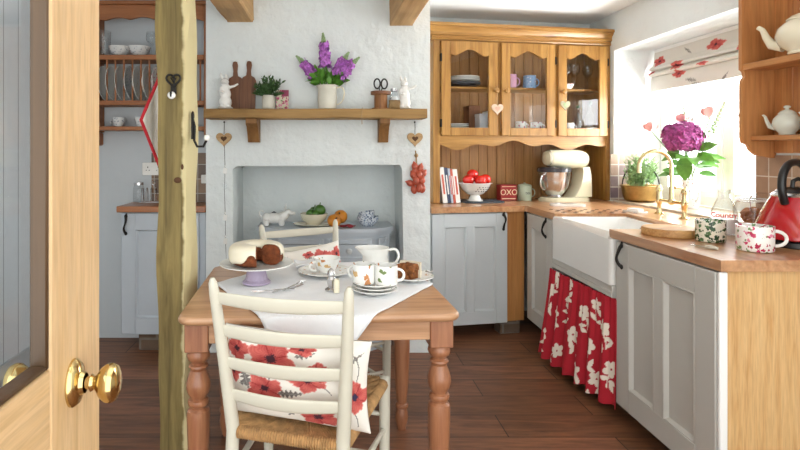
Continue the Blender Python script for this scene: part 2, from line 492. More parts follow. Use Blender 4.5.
def tag(o, label, cat, group=None, kind=None):
    o['label'] = label; o['category'] = cat
    if group: o['group'] = group
    if kind: o['kind'] = kind
    return o
def thing(name, label, cat, loc=(0, 0, 0), rotz=0, group=None):
    o = bpy.data.objects.new(name, None)
    o.empty_display_size = 0.1
    COL.objects.link(o)
    o.location = loc; o.rotation_euler = (0, 0, rotz)
    return tag(o, label, cat, group)
def struct(name, mb, mat, **k):
    o = mb.build(name, mat, **k); o['kind'] = 'structure'
    return o
def place(o, loc, rotz=0):
    o.location = loc; o.rotation_euler = (0, 0, rotz); return o
def copy_tree(o, parent=None):
    c = o.copy(); COL.objects.link(c)
    if parent is not None:
        c.parent = parent; c.matrix_parent_inverse = o.matrix_parent_inverse.copy()
    for ch in list(o.children): copy_tree(ch, c)
    return c
def dup(o, loc, rotz=None, label=None):
    c = copy_tree(o); c.location = loc
    if rotz is not None: c.rotation_euler = (0, 0, rotz)
    if label: c['label'] = label
    return c
def T(x, y, z): return Matrix.Translation((x, y, z))
def RZ(a): return Matrix.Rotation(a, 4, 'Z')
def RX(a): return Matrix.Rotation(a, 4, 'X')
def RY(a): return Matrix.Rotation(a, 4, 'Y')
def SCL(x, y, z): return Matrix.Diagonal((x, y, z, 1))

# camera: level, axis seen at (328,150) of 800x450, 530 px focal length
F, CH = 530.0, 1.30
def at(px, py, Y):
    return Vector(((px - 328) / F * Y, Y, CH - (py - 150) / F * Y))
cam = bpy.data.cameras.new('camera'); co = bpy.data.objects.new('camera', cam); COL.objects.link(co)
co.location = (0, 0, CH); co.rotation_euler = (PI / 2, 0, 0)
cam.sensor_width = 36; cam.lens = F / 800 * 36
cam.shift_x = 0.09; cam.shift_y = -75 / 800
cam.clip_start = 0.02
SC.camera = co

def cr(pts, k=5):
    P = [Vector(p) for p in pts]; out = []
    for i in range(len(P) - 1):
        a, b, c, d = P[max(i - 1, 0)], P[i], P[i + 1], P[min(i + 2, len(P) - 1)]
        for j in range(k):
            t = j / k
            out.append(.5 * ((2 * b) + (c - a) * t + (2 * a - 5 * b + 4 * c - d) * t * t + (3 * b - a - 3 * c + d) * t ** 3))
    return out + [P[-1]]
def text_mb(body, size, depth=0.0006, bold=0):
    cu = bpy.data.curves.new('txt', 'FONT'); cu.body = body; cu.size = size; cu.extrude = depth; cu.offset = bold
    cu.align_x = 'CENTER'; cu.align_y = 'CENTER'
    o = bpy.data.objects.new('txt', cu); COL.objects.link(o)
    bpy.context.view_layer.update()
    dg = bpy.context.evaluated_depsgraph_get()
    me = bpy.data.meshes.new_from_object(o.evaluated_get(dg))
    mb = MB(); mb._add([v.co.copy() for v in me.vertices], [tuple(p.vertices) for p in me.polygons])
    bpy.data.objects.remove(o); bpy.data.curves.remove(cu); bpy.data.meshes.remove(me)
    return mb
# ============================================================ SETTING
XW = 2.17       # right wall plane
CY = 3.40       # chimney breast front
struct('floor', MB().box(-2.6, 2.7, -0.8, 4.7, -0.1, 0, 0), M['floor'])
struct('ceiling', MB().box(-2.6, 2.7, -0.8, 4.7, 2.34, 2.44, 0), M['ceiling'])

# chimney breast with the fireplace opening: wavy hand-plastered edges
mb = MB()
random.seed(3)
def wob(a, b, n, amp):
    out = []
    for i in range(n):
        t = i / n
        out.append((a[0] + (b[0] - a[0]) * t + random.uniform(-amp, amp) * (0 < i), a[1] + (b[1] - a[1]) * t + random.uniform(-amp, amp) * (0 < i)))
    return out
xl, xr, ox0, ox1, oz = -0.783, 0.655, -0.612, 0.487, 1.205
outline = [(xl, 0), (xl, 2.34), (xr, 2.34), (xr, 0)]
outline += wob((ox1, 0), (ox1 - 0.012, oz - 0.03), 9, 0.004) + wob((ox1 - 0.012, oz - 0.03), (ox1 - 0.026, oz), 3, 0.002)
outline += wob((ox1 - 0.026, oz), (ox0 + 0.03, oz - 0.008), 12, 0.004) + wob((ox0 + 0.03, oz - 0.008), (ox0, oz - 0.03), 3, 0.002)
outline += wob((ox0, oz - 0.03), (ox0, 0), 9, 0.004) + [(ox0, 0)]
mb.prism(outline, CY, CY + 0.42)
mb.box(xl, xr, CY + 0.41, CY + 0.5, 0, 2.34, 0)
struct('wall_chimney', mb, M['plaster'])
struct('wall_alcove', MB().box(-2.2, -0.7, 3.67, 3.8, 0, 2.34, 0), M['plaster_shaded'])
# back wall behind the dresser (runs at the dresser's angle)
DA = R(10)
struct('wall_back', MB().box(-0.3, 1.9, 0, 0.12, 0, 2.34, 0, Mx=T(0.71, 4.135, 0) @ RZ(DA)), M['plaster'])
struct('wall_left', MB().box(-1.95, -1.8, -1.0, 3.8, 0, 2.34, 0), M['board_wall'])
struct('baseboard_left', MB().box(-1.8, -1.785, -1.0, 3.67, 0, 0.12, 0.004), M['paint'])
# right wall with the window recess
WY0, WY1, WZ0, WZ1, WX = 2.68, 4.02, 0.925, 2.055, 2.52
mb = MB()
mb.box(XW, 2.62, -1.0, WY0, 0, 2.34, 0)
mb.box(XW, 2.62, WY1, 4.7, 0, 2.34, 0)
mb.box(XW, 2.62, WY0, WY1, 0, WZ0 - 0.02, 0)
mb.box(XW, 2.62, WY0, WY1, WZ1, 2.34, 0)
struct('wall_right', mb, M['plaster'])
w1 = struct('window_1', MB().box(WX, WX + 0.055, WY0, WY0 + 0.06, WZ0, WZ1).box(WX, WX + 0.055, WY1 - 0.06, WY1, WZ0, WZ1)
            .box(WX, WX + 0.055, WY0 + 0.06, WY1 - 0.06, WZ0, WZ0 + 0.06).box(WX, WX + 0.055, WY0 + 0.06, WY1 - 0.06, WZ1 - 0.06, WZ1)
            .box(WX, WX + 0.055, 3.32, 3.38, WZ0 + 0.06, WZ1 - 0.06), M['white'])
for a, b in ((WY0 + 0.06, 3.32), (3.38, WY1 - 0.06)):
    s = MB()
    s.box(WX - 0.012, WX + 0.03, a, a + 0.045, WZ0 + 0.06, WZ1 - 0.06).box(WX - 0.012, WX + 0.03, b - 0.045, b, WZ0 + 0.06, WZ1 - 0.06)
    s.box(WX - 0.012, WX + 0.03, a + 0.045, b - 0.045, WZ0 + 0.06, WZ0 + 0.105).box(WX - 0.012, WX + 0.03, a + 0.045, b - 0.045, WZ1 - 0.105, WZ1 - 0.06)
    m_ = (a + b) / 2
    s.box(WX, WX + 0.02, m_ - 0.01, m_ + 0.01, WZ0 + 0.105, WZ1 - 0.105)
    s.box(WX, WX + 0.02, a + 0.045, b - 0.045, 1.5, 1.52)
    sa = s.build('casement', M['white'], w1)
    MB().box(WX + 0.008, WX + 0.012, a + 0.045, b - 0.045, WZ0 + 0.105, WZ1 - 0.105, 0).build('pane', M['glass'], sa)
    h = MB().tube([(WX - 0.02, m_ - 0.2, 1.35), (WX - 0.03, m_ - 0.2, 1.42)], 0.006).build('latch', M['white'], sa)
struct('trim_1', MB().box(XW - 0.012, WX, WY0, WY1, WZ0 - 0.02, WZ0, 0.003), M['sill'])              # tiled window sill
struct('trim_2', MB().box(2.14, 2.40, WY1 - 0.008, WY1 - 0.0005, WZ0, 1.27, 0.001), M['tile_x'])      # tiles on the far jamb
struct('trim_3', MB().box(XW - 0.008, XW, 1.2, WY0, 0.912, 1.275, 0.001), M['tile'])                 # tiles behind the kettle
struct('trim_4', MB().box(-1.22, -0.80, 3.662, 3.67, 0.942, 1.28, 0.001), M['tile_d'])               # tiles in the alcove

# ------------------------------------------------------------ beams, post, mantel
def beam(px0, px1, zb, label):
    x0, x1 = (px0 - 328) / F * CY, (px1 - 328) / F * CY
    mb = MB()
    n = 14
    for k in range(n):
        pass
    def fn(u, v):
        y = -0.7 + (CY - 0.002 + 0.7) * v
        a = [(x0, 2.338), (x0, zb + .008), (x0 + .008, zb), (x1 - .008, zb), (x1, zb + .008), (x1, 2.338)]
        i = int(round(u * 5)); p = a[i]
        w = 0.004 * sin(y * 5 + i) + 0.003 * sin(y * 11 + i * 2)
        return (p[0] + w, y, p[1] + (w if 0 < i < 5 else 0))
    mb.grid(fn, 5, 40)
    n0 = [(x0, 2.338), (x0, zb), (x1, zb), (x1, 2.338)]
    mb.prism(n0, CY - 0.012, CY - 0.002)
    o = mb.build('ceiling_beam', M['beam'])
    tag(o, label, 'beam', 'oak ceiling beams')
beam(227.5, 253, 2.12, 'left oak ceiling beam above the wooden post')
beam(389.8, 412.5, 2.097, 'right oak ceiling beam above the jar of scissors')

pt = thing('timber_post', 'rough square green-tinted timber post between door and table', 'post', (-0.645, 2.28, 0))
mb = MB()
def postf(u, v):
    z = 2.339 * v
    a = [(-0.062, -0.08), (0.05, -0.08), (0.062, -0.06), (0.062, 0.085), (-0.062, 0.085), (-0.062, -0.08)]
    i = int(round(u * 5)); p = a[i]
    w = 0.004 * sin(z * 6.0 + i * 1.7) + 0.003 * sin(z * 13 + i)
    lean = -0.012 * (v - 0.45)
    if i in (1, 2): w += 0.004 * sin(z * 17)
    if i == 5: w = 0.004 * sin(z * 6.0) + 0.003 * sin(z * 13)
    return (p[0] + w + lean, p[1] + w * 0.5, z)
mb.grid(postf, 5, 60)
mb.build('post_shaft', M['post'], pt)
MB().ball((0.022, -0.0835, 1.175), (0.016, 0.003, 0.012)).build('knot', M['bark'], pt)
MB().ball((0.040, -0.0805, 1.23), (0.006, 0.003, 0.012)).build('knot', M['bark'], pt)

ms = thing('mantel_shelf', 'long thick oak mantel shelf on two brackets above the fireplace', 'shelf', (0, CY, 1.493))
mb = MB()
def mf(u, v):
    x = -0.752 + 1.352 * u
    a = [(-0.001, 0), (-0.195, 0), (-0.2, 0.006), (-0.2, 0.052), (-0.194, 0.057), (-0.001, 0.057), (-0.001, 0)]
    i = int(round(v * 6)); p = a[i]
    w = 0.003 * sin(x * 9 + i) + 0.002 * sin(x * 23) if i not in (0, 5, 6) else 0
    return (x, p[0] + w, p[1] + w * 0.7 * (i < 4))
mb.grid(mf, 50, 6)
for x in (-0.752, 0.60):
    mb._add([(x, -0.001, 0), (x, -0.197, 0), (x, -0.197, 0.057), (x, -0.001, 0.057)], [(0, 1, 2, 3)])
mb.build('shelf_board', M['mantel'], ms)
def bracket(x0, x1):
    b = MB()
    b.prism([(-0.17, -0.001), (-0.17, -0.03), (-0.13, -0.05), (-0.09, -0.10), (-0.07, -0.145), (-0.001, -0.145), (-0.001, -0.001)], x0, x1, plane='yz')
    b.build('bracket', M['mantel_z'], ms)
bracket(-0.503, -0.433); bracket(0.318, 0.378)

# ------------------------------------------------------------ open glazed door at the left
DX = -0.32
d1 = struct('door_1', MB().box(DX - 0.024, DX, 0.612, 0.744, 0.01, 1.995, 0.003), M['door_pine'])
MB().box(DX - 0.024, DX, 0.02, 0.12, 0.01, 1.995, 0.003).build('stile', M['door_pine'], d1)
MB().box(DX - 0.024, DX, 0.12, 0.612, 0.75, 1.047, 0.003).build('lower_rail', M['door_pine_y'], d1)
MB().box(DX - 0.024, DX, 0.12, 0.612, 1.87, 1.995, 0.003).build('top_rail', M['door_pine_y'], d1)
MB().box(DX - 0.018, DX - 0.008, 0.12, 0.612, 0.2, 0.75, 0).box(DX - 0.024, DX, 0.12, 0.612, 0.01, 0.2, 0.003).build('lower_panel', M['door_pine_y'], d1)
bd = MB()
for a, b, c, d in ((0.606, 0.612, 1.047, 1.87), (0.12, 0.126, 1.047, 1.87)):
    bd.box(DX - 0.022, DX - 0.0015, a, b, c, d, 0.002)
bd.box(DX - 0.022, DX - 0.0015, 0.126, 0.606, 1.047, 1.053, 0.002).box(DX - 0.022, DX - 0.0015, 0.126, 0.606, 1.864, 1.87, 0.002)
bd.build('glazing_bead', M['bead'], d1)['label'] = 'dark brown bead around the glass'
MB().box(DX - 0.020, DX - 0.017, 0.124, 0.608, 1.050, 1.866, 0).build('pane', M['glass_d'], d1)
for s, x in ((1, DX), (-1, DX - 0.024)):
    Mx = T(x, 0.665, 1.008) @ RY(s * PI / 2)
    rose = MB().lathe([(0.0, 0), (0.026, 0), (0.026, 0.003), (0.022, 0.008), (0.013, 0.011), (0.011, 0.016)], Mx=Mx @ SCL(1.15, 0.82, 1)).build('door_rose', M['brass'], d1)
    MB().lathe([(0.009, 0.010), (0.009, 0.024), (0.012, 0.026), (0.009, 0.030), (0.012, 0.034), (0.021, 0.040), (0.0265, 0.048), (0.027, 0.054), (0.024, 0.060), (0.014, 0.0645), (0, 0.0655)], Mx=Mx @ SCL(.90, 0.72, .9), segs=36).build('door_knob', M['brass'], rose)

# ============================================================ CABINETS
def panel_door(mb, x0, x1, z0, z1, cols, t=0.022, st=0.07, mid=0.05, top=None, bot=None):
    """framed door facing -Y between x0..x1, z0..z1: flat frame, recessed panels, sloped mouldings"""
    top = top or st; bot = bot or st
    mb.box(x0, x0 + st, -t, 0, z0, z1, 0.003).box(x1 - st, x1, -t, 0, z0, z1, 0.003)
    mb.box(x0 + st, x1 - st, -t, 0, z0, z0 + bot, 0.0015).box(x0 + st, x1 - st, -t, 0, z1 - top, z1, 0.0015)
    w = (x1 - x0 - 2 * st - mid * (cols - 1)) / cols
    for i in range(cols):
        a = x0 + st + i * (w + mid); b = a + w
        if i: mb.box(a - mid, a, -t, 0, z0 + bot, z1 - top, 0.0015)
        c, d = z0 + bot, z1 - top
        mb.box(a, b, -0.007, -0.002, c, d, 0)
        e, y0, y1 = 0.016, -t + 0.002, -0.0075
        o = [(a, c), (b, c), (b, d), (a, d)]; q = [(a + e, c + e), (b - e, c + e), (b - e, d - e), (a + e, d - e)]
        mid_ = [((p[0] * .6 + r_[0] * .4), (p[1] * .6 + r_[1] * .4)) for p, r_ in zip(o, q)]
        vs = [(p[0], y0, p[1]) for p in o] + [(p[0], y0 - 0.003, p[1]) for p in mid_] + [(p[0], y1, p[1]) for p in q]
        fs = []
        for k in range(4):
            k2 = (k + 1) % 4
            fs += [(k, k2, 4 + k2, 4 + k), (4 + k, 4 + k2, 8 + k2, 8 + k)]
        mb._add(vs, fs)
def iron_handle(parent, x, z, y=-0.022, L=0.10):
    b = MB()
    pts = []
    for i in range(13):
        t = i / 12
        pts.append((x + 0.006 * sin(t * 2 * PI), y - 0.004 - 0.022 * sin(PI * t) ** 0.7, z + L / 2 - L * t))
    b.tube(pts, [0.005 + 0.003 * abs(cos(PI * i / 12)) for i in range(13)], 8)
    b.ball((x, y - 0.004, z + L / 2), (0.011, 0.006, 0.013)).ball((x, y - 0.004, z - L / 2), (0.010, 0.006, 0.012))
    b.ball((x + 0.004, y - 0.004, z + L / 2 + 0.014), (0.006, 0.005, 0.007))
    h = b.build('handle', M['iron'], parent); h['label'] = 'black iron pull handle'
    return h
WT = 0.91   # worktop height
# base cabinet under the dresser
bc = thing('base_cabinet', 'grey painted base cabinet with two-panel door left of the corner', 'cabinet', (0.70, 3.62, 0), DA)
MB().box(0.0, 0.56, 0.003, 0.46, 0.10, 0.868, 0.002).build('body', M['paint'], bc)
pd = MB(); panel_door(pd, 0.004, 0.556, 0.097, 0.862, 2, st=0.085, mid=0.05, top=0.085, bot=0.085)
dr = pd.build('door', M['paint'], bc); iron_handle(dr, 0.525, 0.80)
MB().box(0.56, 0.695, 0.0, 0.02, 0.10, 0.868, 0.001).build('corner_filler', M['oak_dk'], bc)['label'] = 'plain oak corner strip'
MB().box(0.02, 0.52, 0.25, 0.34, 0.0, 0.099, 0.004).build('plinth', M['brick'], bc)
MB().box(0.53, 0.68, 0.03, 0.12, 0.0, 0.099, 0.004).build('plinth', M['brick'], bc)

# narrow cabinet right of the corner
nc = thing('base_cabinet', 'narrow grey base cabinet between the corner and the sink', 'cabinet', (1.405, 3.685, 0), -PI / 2)
MB().box(0.03, 0.42, 0.003, 0.6, 0.13, 0.868, 0.002).build('body', M['paint_shaded'], nc)
pd = MB(); panel_door(pd, 0.004, 0.415, 0.135, 0.862, 1, st=0.085, top=0.085, bot=0.085)
dr = pd.build('door', M['paint_shaded'], nc); iron_handle(dr, 0.325, 0.80)
MB().box(0.03, 0.42, 0.07, 0.16, 0, 0.128, 0.004).build('plinth', M['brick'], nc)

# cabinet nearest the camera at the right
rc = thing('base_cabinet', 'large grey base cabinet with oak end panel under the kettle', 'cabinet', (1.408, 2.548, 0), -PI / 2)
MB().box(0.0, 0.641, 0.003, 0.70, 0.13, 0.868, 0.002).build('body', M['paint_shaded'], rc)
pd = MB(); panel_door(pd, 0.0, 0.653, 0.088, 0.862, 2, st=0.105, mid=0.06, top=0.10, bot=0.10, t=0.024)
dr = pd.build('door', M['paint_shaded'], rc); iron_handle(dr, 0.055, 0.80, -0.024)
MB().box(0.642, 0.662, 0.012, 0.72, 0.0, 0.868, 0.002).build('end_panel', M['oak'], rc)['label'] = 'plain oak end panel'
MB().box(0.655, 0.671, -0.020, 0.010, 0.0, 0.866, 0.004).build('end_bead', M['white'], rc)['label'] = 'white painted upright bead'
MB().box(0.02, 0.63, 0.07, 0.16, 0, 0.128, 0.004).build('plinth', M['brick'], rc)

# one continuous worktop, cut out round the sink
mb = MB()
zt0, zt1 = 0.87, WT
poly = [(0.70, 3.585), (1.375, 3.705), (1.388, 3.69), (1.388, 3.245), (1.83, 3.245), (1.83, 2.615), (1.388, 2.615), (1.388, 1.872), (XW - 0.010, 1.872), (XW - 0.010, 4.01), (2.155, 4.375), (0.70, 4.125)]
mb.prism(poly, zt0, zt1, plane='xy')
wt = tag(mb.build('worktop', M['worktop']), 'oiled wood worktop running round the corner and the sink', 'worktop')
hb = MB()
for i in range(7):
    for j in range(5):
        x = 1.46 + i * 0.075 + (j % 2) * 0.03; y = 3.29 + j * 0.045
        hb.lathe([(0.0, 0.0012), (0.012, 0.0012), (0.013, -0.001)], (x, y, WT), 12)
dh = hb.build('drainer_hole', M['grill'], wt); dh['kind'] = 'stuff'; dh['label'] = 'rows of dark drainer holes'

# Belfast sink
sk = thing('belfast_sink', 'deep white butler sink set into the worktop', 'sink', (1.365, 3.235, 0.645), -PI / 2)
mb = MB()
L_, D_, H_ = 0.670, 0.455, 0.25
def rr(x0, x1, y0, y1, r, n=5):
    out = []
    for cx, cy, a in ((x1 - r, y0 + r, -90), (x1 - r, y1 - r, 0), (x0 + r, y1 - r, 90), (x0 + r, y0 + r, 180)):
        for i in range(n + 1):
            t = R(a + 90 * i / n); out.append((cx + r * cos(t), cy + r * sin(t)))
    return out
rings = [(rr(0, L_, 0, D_, .02), 0), (rr(0, L_, 0, D_, .02), H_ - .008), (rr(.004, L_ - .004, .004, D_ - .004, .02), H_),
         (rr(.036, L_ - .036, .036, D_ - .036, .03), H_), (rr(.042, L_ - .042, .042, D_ - .042, .03), H_ - .008), (rr(.05, L_ - .05, .05, D_ - .05, .04), .05), (rr(.07, L_ - .07, .07, D_ - .07, .04), .04)]
vs = []; fs = []
n = len(rings[0][0])
for ring, z in rings: vs += [(p[0], p[1], min(z, H_ if p[0] < L_ - .057 else .222)) for p in ring]
for j in range(len(rings) - 1):
    fs += [(j * n + i, j * n + (i + 1) % n, (j + 1) * n + (i + 1) % n, (j + 1) * n + i) for i in range(n)]
fs += [tuple(range(n)), tuple((len(rings) - 1) * n + i for i in range(n))]
mb._add(vs, fs); mb.build('basin', M['ceramic'], sk)
MB().lathe([(0, .003), (.03, .003), (.035, 0)], (L_ / 2, D_ / 2, 0.041)).build('plughole', M['steel'], sk)
MB().box(L_ - 0.16, L_ - 0.44, D_ - 0.056, D_ - 0.049, .19, .215, .003).build('overflow', M['steel'], sk)
# rail under sink, with the curtain hung from it
sr = tag(place(MB().box(0.0, 0.685, 0, 0.03, -0.03, 0.03, 0.004).box(0, 0.685, -0.004, 0.01, -0.026, 0.0, 0.002).box(0, 0.02, 0.03, 0.5, -0.03, 0.03, 0.003).box(0.665, 0.685, 0.03, 0.5, -0.03, 0.03, 0.003).build('sink_support_rail', M['paint_shaded']), (1.372, 3.245, 0.613), -PI / 2),
         'grey painted wooden rail under the white sink', 'rail')
bk = tag(place(MB().box(0, 0.685, 0.07, 0.16, 0, 0.13, 0.004).build('brick_plinth', M['brick']), (1.408, 3.25, 0), -PI / 2), 'low brick plinth showing below the red floral curtain', 'plinth')

# curtain pattern: white blossoms, leaves and trailing stems on red
random.seed(12)
blos = [(.08, .42, .045, .3), (.33, .40, .042, 1.1), (.56, .40, .045, .2), (.20, .30, .05, .8), (.44, .24, .05, 2.2), (.66, .25, .045, 1.3), (.06, .15, .05, .5), (.27, .10, .046, 1.9), (.52, .07, .05, .9), (.72, .08, .045, .1), (.80, .38, .045, .6), (.86, .18, .048, 1.5), (.37, .52, .035, 0), (.70, .48, .035, 1), (.15, .52, .04, 2)]
sleaf = []
stems = []
for i, (a, b, r, t) in enumerate(blos):
    ex, ey = a + random.uniform(-.05, .05), b - random.uniform(.09, .14)
    stems.append((a, b, ex, ey, random.uniform(-.03, .03)))
    for k in range(3):
        q = .5 + .25 * k
        sleaf.append((a + (ex - a) * q + random.choice((-1, 1)) * .026, b + (ey - b) * q, random.uniform(0, PI), .03, .012))
RED, WHT = hx('b42634'), hx('eee4d6')
def curtain_col(u, v):
    x, z = u * 0.92, v * 0.55
    for a, b, r, t in blos:
        dx, dz = x - a, z - b
        d = math.hypot(dx, dz)
        if d < r:
            th = math.atan2(dz, dx) + t
            if d < r * .13: return mixc(RED, (0, 0, 0), .1)
            if d < r * (.62 + .38 * abs(cos(2.5 * th))): return WHT
    for a, b, t, l, w in sleaf:
        dx, dz = x - a, z - b
        p, q = dx * cos(t) + dz * sin(t), -dx * sin(t) + dz * cos(t)
        if abs(p) < l and abs(q) < w * (1 - (p / l) ** 2): return WHT
    for a, b, c, d, k in stems:
        ln = math.hypot(c - a, d - b); tx, tz = (c - a) / ln, (d - b) / ln
        p = (x - a) * tx + (z - b) * tz; q = -(x - a) * tz + (z - b) * tx
        if 0 < p < ln and abs(q - k * sin(PI * p / ln)) < .0032: return WHT
    return RED
cb = MB()
def curt(u, v):
    y = 0.695 * u
    fold = 0.017 * sin(u * 2 * PI * 6.5 + .6 * sin(u * 9)) * (0.35 + 0.65 * (1 - v)) + 0.006 * sin(u * 2 * PI * 19) * v
    out = -0.002 + 0.034 * u * u - 0.060 * (1 - v) ** 1.2 * (1 - .85 * u)
    lx = y - 0.0 + (-0.03 * (1 - u)) * (1 - v) ** 1.3
    return (lx, out + fold * (1 if fold < 0 else 0.8) - .012, 0.055 + 0.525 * v + .008 * sin(u * 2 * PI * 6.5) * (1 - v))
cb.grid(curt, 230, 150, curtain_col)
ct = cb.build('sink_curtain', M['painted'], solid=0.003)
tag(place(ct, (1.368, 3.235, 0), -PI / 2), 'red gathered curtain with white blossoms hanging below the sink', 'curtain')

# ============================================================ DRESSER (wall unit standing on the worktop)
DR = thing('dresser', 'honey pine dresser top with three glazed doors and boarded back', 'dresser', (0.76, 3.83, WT), DA)
def dz(z): return z - WT
mb = MB()
MB().box(0, 0.052, 0.0, 0.03, dz(0.912), dz(2.11), 0.002).box(0, 0.02, 0.03, 0.30, dz(0.912), dz(2.11), 0).build('side_frame', M['pine'], DR)
MB().box(1.395, 1.44, 0.0, 0.03, dz(0.912), dz(2.11), 0.002).box(1.42, 1.44, 0.03, 0.30, dz(0.912), dz(2.11), 0).build('side_frame', M['pine'], DR)
MB().box(0.49, 0.525, 0.004, 0.02, dz(1.40), dz(2.10), 0).build('mullion', M['pine'], DR)
MB().box(0.955, 0.985, 0.004, 0.02, dz(1.40), dz(2.10), 0).build('mullion', M['pine'], DR)
MB().box(0.052, 1.395, 0.02, 0.282, dz(1.42), dz(1.438), 0.001).box(0.052, 1.395, 0.0, 0.03, dz(2.09), dz(2.12), 0).box(0.0, 1.44, 0.0, 0.30, dz(2.11), dz(2.125), 0).build('carcass', M['pine_x'], DR)
MB().box(0.02, 1.42, 0.06, 0.282, dz(1.755), dz(1.772), 0.002).build('shelf_board', M['pine_x'], DR)
bb = MB()
nb = 18
for i in range(nb):
    w = 1.40 / nb
    bb.box(0.02 + i * w, 0.02 + (i + 1) * w, 0.284, 0.298, dz(0.912), dz(2.11), 0.004)
bb.build('backboard', M['pine_dark'], DR)['label'] = 'tongue and groove back boards'
# cornice
prof = [(0.03, 2.10), (-0.010, 2.10), (-0.016, 2.108), (-0.010, 2.118), (-0.012, 2.128), (-0.030, 2.134), (-0.030, 2.146), (-0.026, 2.150), (-0.034, 2.166), (-0.052, 2.180), (-0.052, 2.188), (-0.066, 2.192), (-0.066, 2.212), (0.03, 2.212)]
cn = MB()
n = len(prof); vs = []
for x, s in ((0, 0), (0, 1), (1.44, 1), (1.44, 0)):
    for (o, z) in prof:
        if s: vs.append((x + (o if x == 0 else -o), o, dz(z)))
        else: vs.append((x + (o if x == 0 else -o), 0.30, dz(z)))
fs = [(k * n + i, k * n + (i + 1) % n, (k + 1) * n + (i + 1) % n, (k + 1) * n + i) for k in range(3) for i in range(n)]
fs += [tuple(range(n)), tuple(3 * n + i for i in range(n))]
cn._add(vs, fs); cn.box(-0.05, 1.49, -0.05, 0.30, dz(2.205), dz(2.218), 0.003)
cn.build('cornice', M['pine_x'], DR)
# scalloped apron below the doors
def scal(x):
    t = x / 1.343
    return 1.335 + 0.022 * cos(t * 2 * PI * 1.5 + 2.2) * 0.9 + 0.016 * cos(t * 2 * PI * 4.5 + 0.4)
pts = [(0.052, dz(1.404)), (1.395, dz(1.404))] + [(0.052 + 1.343 * (1 - k / 60), dz(scal(1.343 * (1 - k / 60)))) for k in range(61)]
MB().prism(pts, 0.004, 0.022).build('apron', M['pine_x'], DR)['label'] = 'scalloped apron board'
knob = lambda p, x, z, y: MB().lathe([(0, 0), (.010, 0), (.009, .014), (.018, .021), (.021, .030), (.015, .039), (0, .042)], Mx=T(x, y, z) @ RX(PI / 2)).build('knob', M['pine'], p)
for (a, b, kx) in ((0.057, 0.492, 0.468), (0.523, 0.957, 0.548), (0.983, 1.397, 1.012)):
    z0, z1, t0, t1, st = dz(1.405), dz(2.09), -0.022, 0.0, 0.07
    d = MB()
    d.box(a, a + st, t0, t1, z0, z1, 0.003).box(b - st, b, t0, t1, z0, z1, 0.003)
    d.box(a + st, b - st, t0, t1, z0, z0 + 0.058, 0.002)
    x0, x1 = a + st, b - st
    def archz(t):
        s = abs(2 * t - 1)
        return z1 - 0.10 if s > 0.92 else z1 - 0.10 - 0.006 * sin(PI * min(1, (0.92 - s) / 0.25)) + 0.042 * (0.5 + 0.5 * cos(PI * min(1, s / 0.78)))
    pts = [(x0, z1 - .001), (x1, z1 - .001)] + [(x1 + (x0 - x1) * k / 28, archz(k / 28)) for k in range(29)]
    d.prism(pts, t0 + .001, t1)
    dm = d.build('glazed_door', M['pine'], DR)
    MB().box(x0 - 0.004, x1 + 0.004, -0.009, -0.006, z0 + 0.05, z1 - 0.045, 0).build('pane', M['glass_c'], dm)
    knob(dm, kx, dz(1.735), t0)
    hxx = a - 0.004 if kx > a + 0.2 else b + 0.003
    if kx > a + 0.2:
        hxx = a - 0.003
    for zz in (z0 + 0.09, z1 - 0.12): MB().box(hxx - 0.005, hxx + 0.005, t0 - 0.003, 0.0, zz - 0.028, zz + 0.028, 0.001).build('hinge', M['iron'], dm)

# ============================================================ ALCOVE CABINET + PLATE RACK (left, beyond the post)
ac = thing('base_cabinet', 'pale blue-grey base cabinet behind the timber post', 'cabinet', (-1.33, 3.42, 0))
MB().box(0.0, 0.54, 0.003, 0.24, 0.115, 0.898, 0.002).build('body', M['paint_s'], ac)
pd = MB(); panel_door(pd, 0.004, 0.50, 0.118, 0.893, 1, st=0.09, top=0.10, bot=0.10)
dr = pd.build('door', M['paint_s'], ac); iron_handle(dr, 0.035, 0.82, L=0.11)
MB().box(0.10, 0.30, 0.02, 0.12, 0, 0.112, 0.006).build('brick_foot', M['brick'], ac)
tag(place(MB().box(-0.025, 0.545, -0.03, 0.247, 0.90, 0.94, 0.004).build('worktop', M['worktop_x']), (-1.33, 3.42, 0)), 'short wooden worktop in the alcove behind the post', 'worktop')

pr = thing('plate_rack', 'wall-hung reddish pine plate rack holding upright plates', 'rack', (-1.17, 3.665, 0))
for a, b, c, d in ((-0.40, -0.375, 1.42, 2.25), (0.355, 0.38, 1.40, 2.25)): MB().box(a, b, -0.19, 0, c, d, 0.003).build('side_panel', M['rack_z'], pr)
for c, d in ((1.893, 1.925), (1.595, 1.625), (1.43, 1.455)): MB().box(-0.375, 0.355, -0.19, 0, c, d, 0.003).build('shelf_board', M['rack'], pr)
pts = [(-0.375, 2.25), (0.355, 2.25)] + [(0.355 - 0.73 * k / 40, 2.145 + 0.016 * abs(sin(PI * 4.5 * k / 40)) + 0.012 * sin(PI * k / 40)) for k in range(41)]
MB().prism(pts, -0.19, -0.17).build('top_rail', M['rack'], pr)
MB().box(-0.41, 0.39, -0.215, 0, 2.25, 2.275, 0.004).build('cornice', M['rack'], pr)
MB().box(-0.40, -0.38, -0.12, 0, 1.33, 1.42, 0.01).build('side_bracket', M['rack_z'], pr)
for k in range(13):
    x = -0.345 + k * 0.056
    MB().tube([(x, -0.165, 1.615), (x, -0.165, 1.90)], 0.0065, 8).build('dowel', M['rack_z'], pr)

